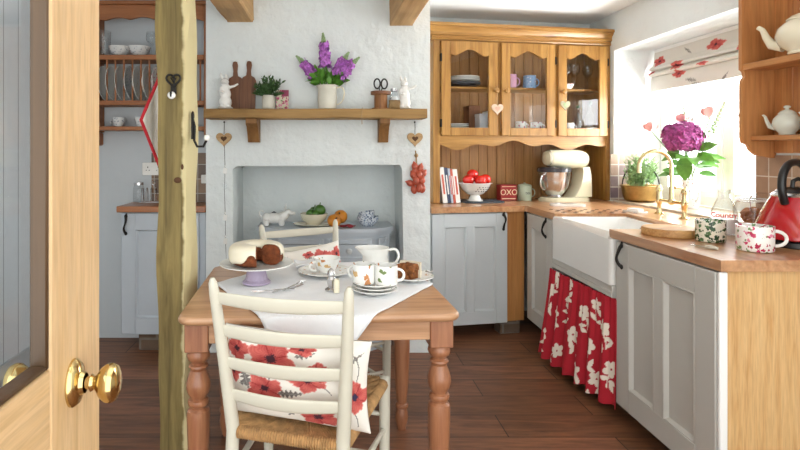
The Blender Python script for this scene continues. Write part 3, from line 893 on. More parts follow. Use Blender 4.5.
# ============================================================ WALL SHELF at the right, near the window
ws = thing('wall_shelf', 'warm pine wall shelf unit with shaped end panel beside the window', 'shelf', (XW, 2.585, 0))
pts = [(-0.168, 2.3), (-0.168, 1.69), (-0.155, 1.68), (-0.15, 1.655), (-0.162, 1.64), (-0.166, 1.62), (-0.166, 1.36), (-0.160, 1.335), (-0.135, 1.325), (-0.125, 1.30), (-0.095, 1.275), (-0.06, 1.268), (-0.03, 1.262), (-0.001, 1.262), (-0.001, 2.3)]
MB().prism([(a, b) for a, b in pts], -0.02, 0.0).build('end_panel', M['shelf_pine'], ws)
MB().prism([(a, b) for a, b in pts], -0.98, -0.96).build('end_panel', M['shelf_pine'], ws)
MB().box(-0.165, -0.014, -0.96, -0.02, 1.685, 1.715, 0.003).build('shelf_board', M['shelf_pine_y'], ws)
MB().box(-0.125, -0.014, -0.96, -0.02, 1.345, 1.368, 0.003).build('shelf_board', M['shelf_pine_y'], ws)
bb = MB()
for i in range(9):
    y0 = -0.96 + i * 0.94 / 9
    bb.box(-0.013, -0.001, y0, y0 + 0.94 / 9, 1.285, 2.3, 0.004)
bb.build('backboard', M['shelf_pine'], ws)

# ============================================================ SIDEBOARD in the fireplace
sb = thing('sideboard', 'pale grey sideboard with canted corners standing in the fireplace', 'sideboard', (-0.02, 3.43, 0))
def cant(w, d, c, e=0):
    return [(-w - e, d + 0), (-w - e, c - e * .4), (-w + c - e * .4 + 0.04, -e), (w - c + e * .4 - 0.04, -e), (w + e, c - e * .4), (w + e, d)]
MB().prism(cant(0.43, 0.34, 0.11), 0.06, 0.745, plane='xy').build('body', M['paint_s'], sb)
tp = MB()
tp.prism(cant(0.43, 0.345, 0.11, 0.025), 0.765, 0.79, plane='xy').prism(cant(0.43, 0.342, 0.11, 0.012), 0.745, 0.765, plane='xy')
tp.build('top', M['paint_s'], sb)
MB().prism(cant(0.43, 0.34, 0.11, 0.012), 0.0, 0.06, plane='xy').build('plinth', M['paint_s'], sb)
cknob = lambda p, x, z, y: MB().lathe([(0, 0), (.009, 0), (.008, .012), (.017, .018), (.019, .026), (.013, .034), (0, .036)], Mx=T(x, y, z) @ RX(PI / 2)).build('knob', M['paint'], p)
for x0, x1 in ((-0.305, -0.008), (0.008, 0.305)):
    pd = MB(); panel_door(pd, x0, x1, 0.575, 0.725, 1, t=0.016, st=0.022, top=0.022, bot=0.022)
    o = pd.build('drawer', M['paint_s'], sb); cknob(o, (x0 + x1) / 2, 0.65, -0.007)
    pd = MB(); panel_door(pd, x0, x1, 0.09, 0.55, 1, t=0.016, st=0.05)
    o = pd.build('door', M['paint_s'], sb); cknob(o, x1 - 0.03 if x0 < -0.1 else x0 + 0.03, 0.45, -0.016)
for s in (-1, 1):
    pd = MB(); panel_door(pd, -0.055, 0.055, 0.09, 0.725, 1, t=0.012, st=0.02)
    Mx = T(s * (0.375), 0.055, 0) @ RZ(s * R(57.5))
    pd.xf(Mx); pd.build('corner_panel', M['paint_s'], sb)

# ============================================================ TABLE
TA = R(3)
TZ = 0.76
TW, TL = 0.935, 0.79
tb = thing('kitchen_table', 'pine farmhouse kitchen table with turned legs', 'table', (-0.490, 1.70, 0), TA)
def rrect(x0, x1, y0, y1, r): return rr(x0, x1, y0, y1, r, 6)
tp = MB()
n = len(rrect(0, 1, 0, 1, .1)); vs = []; fs = []
lv = [(0.012, TZ - .030), (0.004, TZ - .026), (0, TZ - .018), (0, TZ - .010), (0.004, TZ - .003), (0.012, TZ)]
for e, z in lv: vs += [(p[0], p[1], z) for p in rrect(e, TW - e, e, TL - e, .045)]
for j in range(len(lv) - 1): fs += [(j * n + i, j * n + (i + 1) % n, (j + 1) * n + (i + 1) % n, (j + 1) * n + i) for i in range(n)]
fs += [tuple(range(n)), tuple((len(lv) - 1) * n + i for i in range(n))]
tp._add(vs, fs); tp.build('tabletop', M['table'], tb)
ap = MB()
ap.box(0.10, TW - 0.10, 0.030, 0.050, 0.665, TZ - .03, 0.002).box(0.10, TW - 0.10, TL - 0.050, TL - 0.030, 0.665, TZ - .03, 0.002)
ap.box(0.030, 0.050, 0.10, TL - 0.10, 0.665, TZ - .03, 0.002).box(TW - 0.050, TW - 0.030, 0.10, TL - 0.10, 0.665, TZ - .03, 0.002)
ap.build('apron', M['table'], tb)
lp = [(0, .64), (.034, .64), (.040, .63), (.043, .618), (.038, .606), (.027, .598), (.026, .592), (.034, .588), (.036, .582), (.030, .576), (.028, .57), (.036, .555), (.044, .53), (.045, .515), (.040, .495), (.030, .482), (.029, .476), (.037, .472), (.039, .464), (.037, .456), (.030, .45), (.030, .445), (.040, .437), (.042, .425), (.0415, .38), (.038, .28), (.032, .18), (.027, .14), (.025, .125), (.033, .12), (.035, .112), (.033, .104), (.026, .10), (.031, .08), (.034, .06), (.030, .03), (.022, .01), (.022, 0), (0, 0)]
for x, y in ((0.062, 0.062), (TW - 0.062, 0.062), (0.062, TL - 0.062), (TW - 0.062, TL - 0.062)):
    l = MB().lathe([(a_ * .9, b_) for a_, b_ in lp], (x, y, 0), 24); l.box(x - .039, x + .039, y - .039, y + .039, .638, TZ - .03, .003)
    l.build('leg', M['table_leg'], tb)
tbM = T(-0.490, 1.70, 0) @ RZ(TA)
tbI = tbM.inverted()

# ------------------------------------------------------------ tablecloth: square, laid cornerwise, one corner over the front edge
Lc, Fc, Rc, Bc = Vector((-0.455, 2.13)), Vector((-0.06, 1.41)), Vector((0.425, 2.12)), Vector((0.0, 2.75))
def clothf(u, v):
    p = (Lc * (1 - u) + Fc * u) * (1 - v) + (Bc * (1 - u) + Rc * u) * v
    q = tbI @ Vector((p.x, p.y, 0))
    x, y = q.x, q.y
    z = TZ + 0.004 + 0.0022 * (sin(x * 40 + y * 17) * sin(y * 33 - x * 9) + 1) * .6
    fold = 0.003 * max(0, 1 - abs((x - 0.45) * 60) % 6)
    if y < 0.0:
        d = -y; z = TZ + 0.003 - max(0, d - 0.012); y = -0.008 - 0.010 * (1 - math.exp(-d * 20)) - 0.008 * d * sin(x * 30)
        y = min(y, -0.006)
    elif y > TL:
        d = y - TL; z = TZ + 0.003 - max(0, d - 0.012); y = TL + 0.008 + 0.012 * (1 - math.exp(-d * 20))
    if x > TW - 0.012: x = TW - 0.012 + (x - TW + .012) * .6
    w = tbM @ Vector((x, y, z))
    return w
cl = MB(); cl.grid(clothf, 70, 70)
tag(cl.build('tablecloth', M['cloth'], solid=0.003), 'white linen cloth laid cornerwise over the table', 'tablecloth')

# ============================================================ CHAIRS
def make_chair(label, loc, rot):
    ch = thing('ladder_back_chair', label, 'chair', loc, rot, 'cream ladder-back chairs at the table')
    wr, wf, dp = 0.172, 0.225, 0.43
    def bx_(s, z):
        if z < .45: t = (.45 - z) / .45; return Vector((s * (wr + 0.008 * t), 0.03 * t * 0 - 0.03 * t, z))
        t = (z - .45) / .475; return Vector((s * (wr + .034 * t), -0.070 * t ** 1.15, z))
    for s in (-1, 1):
        zs = [0, .1, .25, .40, .45, .52, .6, .7, .8, .88, .91, .925]
        rs = [.0155, .0175, .019, .0205, .0205, .0205, .020, .0185, .017, .0155, .013, .006]
        MB().tube([bx_(s, z) for z in zs], rs, 14).build('back_post', M['chair'], ch)
        MB().lathe([(0, 0), (.014, 0), (.018, .15), (.020, .35), (.020, .455), (.017, .475), (.008, .482), (0, .482)], (s * wf, dp, 0), 14).build('front_leg', M['chair'], ch)
    for zc in (.865, .765, .665, .565):
        a, b = bx_(-1, zc), bx_(1, zc)
        h = .0185
        g = MB()
        def sl(u, v, a=a, b=b, h=h, zc=zc):
            p = a.lerp(b, .02 + .96 * u)
            bow = -0.022 * sin(PI * u)
            hh = h * (1 + .18 * sin(PI * u))
            ang = 2 * PI * v
            ex = 0.0065
            return (p.x, p.y + bow + ex * cos(ang) - (hh * sin(ang)) * .14, p.z + hh * math.copysign(abs(sin(ang)) ** .6, sin(ang)) - .004 * sin(PI * u))
        g.grid(sl, 20, 16)
        g.build('slat', M['chair'], ch)
    def st(p, q): MB().tube([p, Vector(p).lerp(Vector(q), .5), q], [.008, .0105, .008], 10).build('stretcher', M['chair'], ch)
    for z in (.14, .29):
        for s in (-1, 1): st((s * (wr + .006), -.02, z + .02), (s * wf, dp, z))
        if z == .29 or True: st((-wf, dp, z + .05), (wf, dp, z + .05))
    st((-wr - .005, -.02, .22), (wr + .005, -.02, .22))
    # woven rush seat: wrapped rails and four ridged triangles
    zs_ = .445
    A, B, C, D = Vector((-wr, 0, zs_)), Vector((wr, 0, zs_)), Vector((wf, dp, zs_ + .012)), Vector((-wf, dp, zs_ + .012))
    mid = Vector((0, dp * .5, zs_ - .006))
    se = MB()
    for P, Q in ((A, B), (B, C), (C, D), (D, A)):
        n_ = int((Q - P).length / .0022)
        pts = [P.lerp(Q, .05 + .90 * i / n_) for i in range(n_ + 1)]
        rad = [.0175 + .0022 * sin(i * 2 * PI / 4.0) for i in range(n_ + 1)]
        se.tube(pts, rad, 10)
        up = Vector((0, 0, .0155))
        def tri(u, v, P=P, Q=Q):
            p = P.lerp(Q, u); q = p.lerp(mid, 0) * 0
            e = P.lerp(Q, u)
            L1 = P.lerp(mid, v); R1 = Q.lerp(mid, v)
            w = L1.lerp(R1, u)
            s_ = (w - P).dot((Q - P).normalized())
            w = w + up * (1 - v * .5) + Vector((0, 0, .002 * sin(s_ * 2 * PI / .0088)))
            return w
        se.grid(tri, n_ // 1, 8, None)
        un = lambda u, v, P=P, Q=Q: P.lerp(mid, v).lerp(Q.lerp(mid, v), u) - up * (1 - v * .5)
        se.grid(un, 6, 3)
    so = se.build('seat', M['rush'], ch); so['label'] = 'woven rush seat'
    return ch
CH1 = ((-0.123, 1.570, 0), R(-15))
CH2 = ((-0.128, 2.94, 0), R(208))
c1 = make_chair('cream ladder-back chair with rush seat, nearest the camera', *CH1)
c2 = dup(c1, CH2[0], CH2[1], 'cream ladder-back chair on the far side of the table, facing the camera')
c2.scale = (1.12, 1, .965)

# ------------------------------------------------------------ floral cushions
def petals(fl, x, y):
    """poppy: returns colour or None"""
    for cx, cy, r, rot, sq, blue in fl:
        dx, dy = x - cx, (y - cy) / sq
        d = math.hypot(dx, dy)
        if d > r * 1.12: continue
        th = math.atan2(dy, dx) + rot
        e = r * (.84 + .13 * sin(4 * th) + .06 * sin(9 * th + 1) + .03 * sin(23 * th))
        if d < e:
            t = d / e
            if t < .2: return hx('3a3350') if blue else hx('4a2a34')
            if t < .27 and sin(th * 14) > 0: return hx('3a2c38')
            s = sin(th * 4 + 1.2 * sin(t * 5)) * .5 + .5
            k = .5 + .5 * sin(th * 31 + 6 * sin(t * 7 + rot))
            c = mixc(hx('a42a32'), hx('dc766c'), .35 * s + .3 * k + .35 * t)
            if abs(sin(th * 2 + rot)) < .12 and t > .3: c = mixc(c, hx('8c2028'), .7)
            if t > .93: c = mixc(c, hx('f0b0a8'), .5)
            return c
    return None
def leaves_c(lv, x, y):
    for cx, cy, l, w, rot in lv:
        dx, dy = x - cx, y - cy
        p, q = dx * cos(rot) + dy * sin(rot), -dx * sin(rot) + dy * cos(rot)
        if abs(p) < l and abs(q) < w * (1 - (p / l) ** 2) * (.65 + .35 * sin(p * 420)):
            return hx('77726e') if abs(q) > .0012 else hx('9c9894')
    return None
def stems_c(sl, x, y):
    for a, b, c, d, k in sl:
        ln = math.hypot(c - a, d - b); tx, ty = (c - a) / ln, (d - b) / ln
        p = (x - a) * tx + (y - b) * ty; q = -(x - a) * ty + (y - b) * tx
        if 0 < p < ln and abs(q - k * sin(PI * p / ln)) < .0016: return hx('6d6864')
    return None
FL = [(a, b * .88, c * 1.27, d, e, f) for a, b, c, d, e, f in [(-.198, .115, .042, .2, 1, 0), (-.072, .098, .070, .8, .9, 0), (.085, .066, .05, 2, .62, 0), (.048, .022, .055, .4, .7, 0), (-.094, -.04, .058, 1.3, .8, 0), (-.085, -.095, .045, 2.5, .45, 0), (.085, -.135, .06, .9, .75, 0), (.205, -.03, .042, .3, 1.25, 1), (.03, .155, .04, 0, .5, 0), (-.215, .01, .03, 0, 1.2, 0)]]
LV = [(-.165, -.005, .045, .022, 1.9), (-.02, -.04, .06, .017, .15), (-.03, -.10, .04, .02, -.6), (.04, .118, .035, .014, .3), (-.155, -.02, .04, .016, .4), (.19, .11, .05, .010, .7), (.0, -.115, .03, .014, 1)]
ST = [(-.09, .04, -.08, .0, .01), (.07, .01, .13, -.02, .01), (.02, -.08, .07, -.11, .01), (-.05, -.06, -.02, -.12, -.01), (.18, .15, .21, .03, .02), (.19, -.07, .21, -.15, .01)]
WC = hx('efebe2')
def pop_col(x, y):
    return petals(FL, x, y) or leaves_c(LV, x, y) or stems_c(ST, x, y) or WC
def cushion(label, Mx, W=.49, H=.36, T_=.062):
    mb = MB()
    for s in (-1, 1):
        def fn(u, v, s=s):
            a, b = 2 * u - 1, 2 * v - 1
            e = max(0, (1 - abs(a) ** 3.0)) ** .55 * max(0, (1 - abs(b) ** 3.0)) ** .55
            pin = 1 - .06 * (1 - abs(b) ** 2) * abs(a) ** 3
            pin2 = 1 - .06 * (1 - abs(a) ** 2) * abs(b) ** 3
            wr = .003 * sin(a * 9 + b * 6) * e
            return (a * W / 2 * pin, s * (T_ * e + .002) + wr, b * H / 2 * pin2)
        mb.grid(fn, 190, 140, lambda u, v: pop_col((u - .5) * .49, (v - .5) * .36))
    o = mb.build('cushion', M['painted'])
    o.matrix_world = Mx
    return tag(o, label, 'cushion', 'poppy print cushions on the chairs')
m1 = T(*CH1[0]) @ RZ(CH1[1])
cushion('white cushion with red poppies leaning on the nearest chair', m1 @ T(0.012, .058, .606) @ RX(R(7)) @ RY(R(2)), .465, .29, .042)
m2 = T(*CH2[0]) @ RZ(CH2[1])
cushion('white cushion with red poppies on the far chair, behind the cups', m2 @ T(-.02, .058, .622) @ RX(R(8)) @ RY(R(6)), .38, .30, .042)

# roman blind in the recess: gathered folds, poppies
BL = [(3.925, 1.955, .075, 0, .55, 0), (3.69, 1.893, .075, 1, .5, 0), (3.68, 1.83, .075, 2, .4, 0), (3.36, 1.97, .09, .6, .45, 0), (3.42, 1.862, .06, .3, .2, 0), (3.10, 1.92, .06, 1.5, .6, 0), (3.97, 1.875, .04, 0, .4, 0), (2.86, 1.99, .09, .4, .5, 0), (2.82, 1.80, .08, .7, .5, 0)]
BLV = [(3.55, 1.77, .06, .014, .2), (3.25, 1.745, .05, .012, 2.4), (3.62, 1.98, .05, .010, .6), (3.5, 1.74, .05, .01, .1)]
bp = [(0, 2.048), (-.004, 2.0), (-.006, 1.95), (-.022, 1.925), (-.042, 1.908), (-.044, 1.895), (-.02, 1.89), (-.012, 1.896), (-.03, 1.882), (-.05, 1.868), (-.052, 1.856), (-.03, 1.848), (-.016, 1.852), (-.028, 1.84), (-.034, 1.80), (-.036, 1.735)]
def blf(u, v):
    k = v * (len(bp) - 1); i = min(int(k), len(bp) - 2); t = k - i
    return (WX - 0.055 + bp[i][0] + (bp[i + 1][0] - bp[i][0]) * t, 2.70 + 1.295 * u, bp[i][1] + (bp[i + 1][1] - bp[i][1]) * t)
def blc(u, v):
    p = blf(u, v)
    return petals(BL, p[1], p[2]) or leaves_c(BLV, p[1], p[2]) or hx('dcd9d2')
bl = thing('roman_blind', 'gathered roman blind with red poppies at the window top', 'blind', (0, 0, 0))
MB().grid(blf, 260, 120, blc).build('fabric', M['painted'], bl, solid=.003)
MB().box(WX - .06, WX - .015, 2.70, 3.995, 2.03, 2.054, .002).build('headrail', M['white'], bl)
# ============================================================ SMALL THINGS
def handle_pts(r, z0, z1, out, n=11, a=0):
    pts = []
    for i in range(n):
        t = PI * i / (n - 1)
        x = r + out * sin(t) ** .8
        pts.append((x * cos(a), x * sin(a), (z0 + z1) / 2 + (z1 - z0) / 2 * cos(t)))
    return pts
def cup(name, label, cat, loc, r, h, mat, rot=0, group=None, flare=0, foot=True, hr=.005, out=.03, hz=(.2, .8), mat2=None, wall=.003):
    t = thing(name, label, cat, loc, rot, group)
    if flare:
        p = [(0, .004), (r * .52, .004), (r * .52, 0), (r * .60, .001), (r * .58, h * .10), (r * .78, h * .3), (r * .92, h * .65), (r, h), (r - wall, h), (r * .92 - wall, h * .65), (r * .75, h * .32), (0, h * .14)]
    else:
        p = [(0, 0), (r * .9, 0), (r * .97, h * .03), (r, h * .1), (r, h * .96), (r, h), (r - wall, h), (r - wall, h * .9), (r - wall, h * .1), (0, h * .07)]
    MB().lathe(p, segs=32).build('cup_body', mat, t)
    if out:
        MB().tube(handle_pts(r * .93, h * hz[0], h * hz[1], out), hr, 8).build('handle', mat2 or mat, t)
    return t
def plate_mb(r, th=.012):
    return MB().lathe([(0, 0), (r * .55, 0), (r * .58, .003), (r * .75, th * .6), (r, th + .004), (r, th + .007), (r * .76, th * .6 + .004), (r * .6, .0065), (0, .006)], segs=40)
def plate(name, label, cat, loc, r, mat, group=None, Mx=None):
    o = plate_mb(r).build(name, mat)
    if Mx is not None: o.matrix_world = Mx
    else: o.location = loc
    return tag(o, label, cat, group)
DM = T(0.76, 3.83, 0) @ RZ(DA)
def dpos(x, y, z): return DM @ Vector((x, y, z))

# ------------------------------------------------------------ inside the dresser
for k in range(3):
    p = dpos(.305, .17, 1.811 + k * .013)
    plate('dinner_plate', ['white plate directly on the dark bowl behind the left glazed door', 'white plate in the middle of the stack on the dark bowl', 'white plate on top of the dark bowl behind the left glazed door'][k], 'plate', p, .128 - .002 * k, M['china'], 'white plates on the dark bowl')
tag(place(MB().lathe([(0, 0), (.07, 0), (.125, .02), (.132, .037), (.128, .037), (.115, .022), (0, .01)], segs=40).build('serving_bowl', M['slate']), dpos(.305, .17, 1.774)), 'dark grey bowl under the white plates behind the left glazed door', 'bowl')
for k in range(4):
    plate('side_plate', ['lowest', 'second lowest', 'second highest', 'highest'][k] + ' white plate of the low stack in the left glazed cupboard', 'plate', dpos(.235, .16, 1.4395 + .013 * k), .105, M['china'], 'white plates on the dresser floor')
def boxthing(name, label, cat, loc, w, d, h, mat, rz=DA, lid=None):
    t = thing(name, label, cat, loc, rz)
    MB().box(-w / 2, w / 2, -d / 2, d / 2, 0, h, .003).build('box_body', mat, t)
    MB().box(-w / 2 - .002, w / 2 + .002, -d / 2 - .002, d / 2 + .002, h * .86, h + .002, .003).build('lid', lid or mat, t)
    return t
boxthing('storage_tin', 'dark wooden box behind the left glazed door', 'box', dpos(.40, .22, 1.439), .09, .10, .20, M['walnut'])
boxthing('storage_tin', 'pale grey box behind the left glazed door, beside the low plates', 'box', dpos(.415, .085, 1.439), .07, .08, .13, M['paint_s'])
boxthing('storage_tin', 'small white box at the right edge behind the left glass', 'box', dpos(.475, .10, 1.439), .05, .08, .15, M['white'])
cup('mug', 'pink mug on the middle dresser shelf', 'mug', dpos(.680, .13, 1.7735), .042, .105, M['pinkm'], DA, out=.032)
cup('mug', 'blue spotted mug on the middle dresser shelf', 'mug', dpos(.835, .13, 1.7735), .048, .10, M['bluem'], DA, out=.034)
cup('teacup', 'red flowered cup on the cabinet floor, next to the white jug', 'cup', dpos(.745, .10, 1.4395), .040, .078, M['redcup'], DA, out=.028)
cup('teacup', 'red flowered cup on the cabinet floor, right of its twin', 'cup', dpos(.875, .10, 1.4395), .042, .075, M['redcup'], DA, out=.028)
t = thing('milk_jug', 'plain white jug in the bottom of the middle dresser cupboard', 'jug', dpos(.625, .16, 1.4395), DA)
MB().lathe([(0, 0), (.04, 0), (.045, .05), (.04, .10), (.028, .13), (.03, .15), (.027, .15), (.025, .13), (0, .1)]).build('jug_body', M['china'], t)
MB().tube(handle_pts(.036, .04, .13, .03, a=PI), .005, 8).build('handle', M['china'], t)
def wineglass(label, loc, s=1.0, name='wine_glass'):
    o = MB().lathe([(0, 0), (.034 * s, 0), (.034 * s, .002), (.006, .006), (.004, .03 * s), (.004, .075 * s), (.012, .085 * s), (.033 * s, .115 * s), (.036 * s, .14 * s), (.031 * s, .175 * s), (.0295 * s, .175 * s), (.034 * s, .14 * s), (.03 * s, .115 * s), (0, .09 * s)], segs=24).build(name, M['glassw'])
    o.location = loc
    return tag(o, label, 'glass', 'stemmed glasses behind the right dresser door')
wineglass('stemmed glass on the upper shelf, nearer the door knob', dpos(1.145, .13, 1.7735), 1.15)
wineglass('stemmed glass on the upper shelf, left of the window-side glass', dpos(1.245, .17, 1.7735), 1.2)
wineglass('stemmed glass on the upper shelf, nearest the window', dpos(1.335, .13, 1.7735), 1.1)
tag(place(MB().lathe([(0, 0), (.03, 0), (.045, .02), (.05, .035), (.046, .035), (.03, .012), (0, .01)]).build('dish', M['redcup']), dpos(1.125, .085, 1.7735)), 'small pink and red dish in front of the stemmed glasses', 'dish')
cup('teacup', 'white cup at the bottom left of the right dresser cupboard', 'cup', dpos(1.145, .10, 1.4395), .045, .07, M['china'], DA)
for k, (x, y, h, lab) in enumerate(((1.245, .12, .19, 'tall clear bottle behind the right dresser door'), (1.30, .19, .16, 'middle clear bottle behind the right dresser door'), (1.35, .12, .22, 'tallest clear bottle nearest the window side of the dresser'))):
    t = thing('glass_bottle', lab, 'bottle', dpos(x, y, 1.4395), 0, 'bottles in the right dresser cupboard')
    MB().lathe([(0, 0), (.03, 0), (.03, h * .55), (.026, h * .65), (.012, h * .78), (.012, h), (.009, h), (.009, h * .78), (.026, h * .6), (.027, .006), (0, .005)]).build('bottle_body', M['glassw'], t)
    MB().lathe([(0, 0), (.0125, 0), (.0125, .02), (0, .02)], (0, 0, h)).build('stopper', M['leaf_dark'] if k != 1 else M['spool'], t)
# hearts hung from the door knobs
def heart2(s, n=40):
    out = []
    for i in range(n):
        a = 2 * PI * i / n
        out.append((s * (16 * sin(a) ** 3) / 34, s * (13 * cos(a) - 5 * cos(2 * a) - 2 * cos(3 * a) - cos(4 * a)) / 34))
    return out
def heart(name, label, loc, s, mat, mat2, rz=0, cord=.05, inner=.45):
    t = thing(name, label, 'heart', loc, rz, None)
    MB().prism(heart2(s), -.004, .004).build('heart_body', mat, t)
    if inner: MB().prism(heart2(s * inner), -.0065, -.004).build('heart_motif', mat2, t)
    MB().tube([(0, -.002, s * .2), (-.004, -.002, s * .2 + cord * .5), (0, -.002, s * .2 + cord), (.004, -.002, s * .2 + cord * .5), (0, -.002, s * .2)], .0012, 6).build('hanging_cord', M['twine'], t)
    return t
heart('hanging_heart', 'pinkish wooden heart hung from the left dresser door knob', dpos(.468, -.060, 1.60), .095, plain('pale_pink_wood', hx('d8bca6'), .6), plain('pink_motif', hx('c9a08c'), .6), DA, .11)
heart('hanging_heart', 'grey-green heart hung from the right dresser door knob', dpos(1.012, -.060, 1.635), .085, plain('sage_heart', hx('a09a7c'), .6), M['bud'], DA, .085)

# ------------------------------------------------------------ on the dresser worktop
bw = [('white', .034, 0), ('slate', .026, 1), ('blue', .016, 2), ('red', .018, 3), ('white', .034, 4)]
bx0 = .082
spine = {'white': plain('white_cover', hx('ecebe8'), .5), 'slate': plain('navy_cover', hx('3c4660'), .5), 'blue': plain('pale_blue_cover', hx('b9c4d2'), .5), 'red': plain('coral_cover', hx('c8604e'), .5)}
lbl = ['thick white book leaning at the left end of the row', 'navy book second from the left in the leaning row', 'thin pale blue book in the middle of the leaning row', 'coral red book next to the white magazine', 'white book at the right end of the row, nearest the colander']
for c, w, k in bw:
    b = thing('cookbook', lbl[k], 'book', (0, 0, 0), 0, 'cookbooks leaning on the dresser')
    b.matrix_world = DM @ T(bx0 + .0, .012, WT + .0015) @ RY(R(-7))
    h = .262 - .004 * k
    MB().box(0, .0022, 0, .19, 0, h, .0005).box(w - .0022, w, 0, .19, 0, h, .0005).box(0, w, -.0015, .001, 0, h, .0008).build('cover', spine[c], b)
    MB().box(.0024, w - .0024, .003, .186, .004, h - .004, .0003).build('pages', M['scr'], b)
    MB().box(w * .3, w * .7, -.0024, -.0014, h * .25, h * .8, 0).build('spine_title', spine['red'] if c in ('white', 'blue') else M['scr'], b)
    bx0 += w + .0015
sl = tag(place(MB().prism(rr(-.155, .155, -.10, .10, .05), 0, .010, plane='xy').build('slate_board', M['slate']), dpos(.405, .068, WT + .0005), DA), 'dark slate board under the colander', 'board')
co_ = thing('colander', 'white enamel footed colander full of tomatoes', 'colander', dpos(.358, .075, WT + .011), DA)
mb = MB().lathe([(0, .045), (.03, .04), (.033, .03), (.045, .008), (.058, .001), (.060, 0), (.060, .004), (.047, .012), (.036, .034), (.034, .043), (.06, .052), (.095, .085), (.115, .125), (.122, .132), (.118, .135), (.110, .128), (.09, .09), (.056, .058), (0, .05)], segs=40)
mb.build('colander_bowl', M['china'], co_)
hb = MB()
for a in range(-4, 5):
    for zz, r_ in ((.075, .086), (.09, .0985), (.105, .1065)):
        an = -PI / 2 + a * .24 + (zz * 8)
        nx, ny = cos(an), sin(an)
        hb.ball((r_ * nx, r_ * ny, zz), (.0042, .0042, .0042), nu=8, nv=6)
h_ = hb.build('drain_holes', M['slate'], co_)
for s in (-1, 1):
    MB().tube([(s * .118, -.025, .128), (s * .128, -.02, .13), (s * .131, 0, .131), (s * .128, .02, .13), (s * .118, .025, .128)], .003, 8).build('handle', M['china'], co_)
def tomato(label, p):
    t = thing('tomato', label, 'tomato', p, random.uniform(0, 6), 'tomatoes in the colander')
    MB().ball((0, 0, 0), (.043, .043, .038), nu=24, nv=14, rf=lambda a, th: 1 + .02 * cos(5 * a) * max(0, sin(th))).build('fruit', M['tomato'], t)
    g = MB()
    for k in range(5): g.leaf((0, 0, .032), (cos(k * 1.257), sin(k * 1.257), .15), .022, .007, .3, (0, 0, 1))
    g.tube([(0, 0, .03), (.002, 0, .042)], .002, 6)
    g.build('calyx', M['leaf'], t)
cx, cy_, cz = .358, .075, WT + .011
for dx, dy, dz_, lab in ((-.066, -.03, .157, 'red tomato at the left of the colander'), (.016, -.058, .153, 'red tomato at the front middle of the colander'), (.080, -.004, .160, 'red tomato at the right of the colander'), (-.010, .020, .196, 'red tomato on top of the heap in the colander'), (-.01, .082, .155, 'red tomato at the back of the colander')):
    tomato(lab, dpos(cx + dx, cy_ + dy, cz + dz_))
# red tin with cream lettering
tn = thing('stock_cube_tin', 'red tin with cream lettering beside the sage canister', 'tin', dpos(.665, .17, WT + .001), DA - R(4))
MB().box(-.065, .065, -.04, .04, 0, .118, .004).build('tin_body', M['redtin'], tn)
MB().box(-.066, .066, -.041, .041, .098, .122, .003).build('lid', M['redtin'], tn)
tx = text_mb('OXO', .062, .001); tx.xf(T(0, -.0418, .062) @ RX(PI / 2) @ SCL(.95, 1, 1)); tx.build('lettering', M['tincream'], tn)['label'] = 'cream lettering'
MB().box(-.055, .055, -.0408, -.040, .012, .018, 0).box(-.055, .055, -.0418, -.041, .106, .110, 0).build('cream_line', M['tincream'], tn)
cn_ = thing('canister', 'sage green enamel lidded mug-shaped canister', 'canister', dpos(.800, .14, WT + .001), DA)
MB().lathe([(0, 0), (.050, 0), (.052, .004), (.052, .105), (.05, .108), (0, .108)], segs=36).build('canister_body', M['duck'], cn_)
MB().lathe([(.053, .104), (.053, .112), (.045, .122), (.02, .128), (.008, .129), (.009, .136), (0, .138)], segs=36).build('lid', M['duck'], cn_)
MB().tube(handle_pts(.050, .025, .09, .036), .0045, 8).build('handle', M['duck'], cn_)
tx = text_mb('tea', .035, .0004)
for i, v in enumerate(tx.v):
    a = -PI / 2 + v.x / .0525; tx.v[i] = Vector(((.0526 + v.z * .5) * cos(a), (.0526 + v.z * .5) * sin(a), v.y + .06))
tx.build('lettering', M['slate'], cn_)

# stand mixer
mx = thing('stand_mixer', 'cream stand mixer with a steel bowl on the dresser worktop', 'mixer', dpos(1.075, .045, WT + .001), DA)
base = MB().prism([(p[0] * 1, p[1]) for p in rr(-.20, .19, -.095, .095, .085, 8)], 0, .022, plane='xy')
base.prism(rr(-.19, .185, -.088, .088, .08, 8), .022, .032, plane='xy')
base.build('mixer_base', M['mixer'], mx)
col = MB()
pc = [(.19, .03), (.03, .03), (.055, .06), (.085, .11), (.105, .17), (.112, .23), (.105, .255), (.17, .262), (.185, .20), (.19, .10)]
NN = len(pc)
vs = []; fs = []
for s, yy in ((1.0, 0.05), (.93, .066)):
    pass
def colring(y, e): 
    cxm, czm = .14, .15
    return [(cxm + (x - cxm) * (1 - e), y, czm + (z - czm) * (1 - e * .3)) for x, z in pc]
for y, e in ((-.070, .12), (-.058, .02), (-.04, 0), (.04, 0), (.058, .02), (.070, .12)):
    vs += colring(y, e)
for j in range(5):
    fs += [(j * NN + i, j * NN + (i + 1) % NN, (j + 1) * NN + (i + 1) % NN, (j + 1) * NN + i) for i in range(NN)]
fs += [tuple(range(NN)), tuple(5 * NN + i for i in range(NN))]
col._add(vs, fs); col.build('column', M['mixer'], mx)
def headf(u, v):
    a = 2 * PI * u
    x = -.165 + .36 * v
    pr_ = [(0, .02), (.03, .05), (.1, .062), (.3, .068), (.6, .074), (.8, .07), (.92, .055), (.98, .035), (1, .003)]
    if v == 0: r = .0
    for (a0, r0), (a1, r1) in zip(pr_, pr_[1:]):
        if a0 <= v <= a1: r = r0 + (r1 - r0) * (v - a0) / (a1 - a0)
    ca, sa = cos(a), sin(a)
    e = .75
    return (x, 1.05 * r * math.copysign(abs(ca) ** e, ca), .322 + .012 * (v - .5) * -1 + r * 1.0 * math.copysign(abs(sa) ** e, sa))
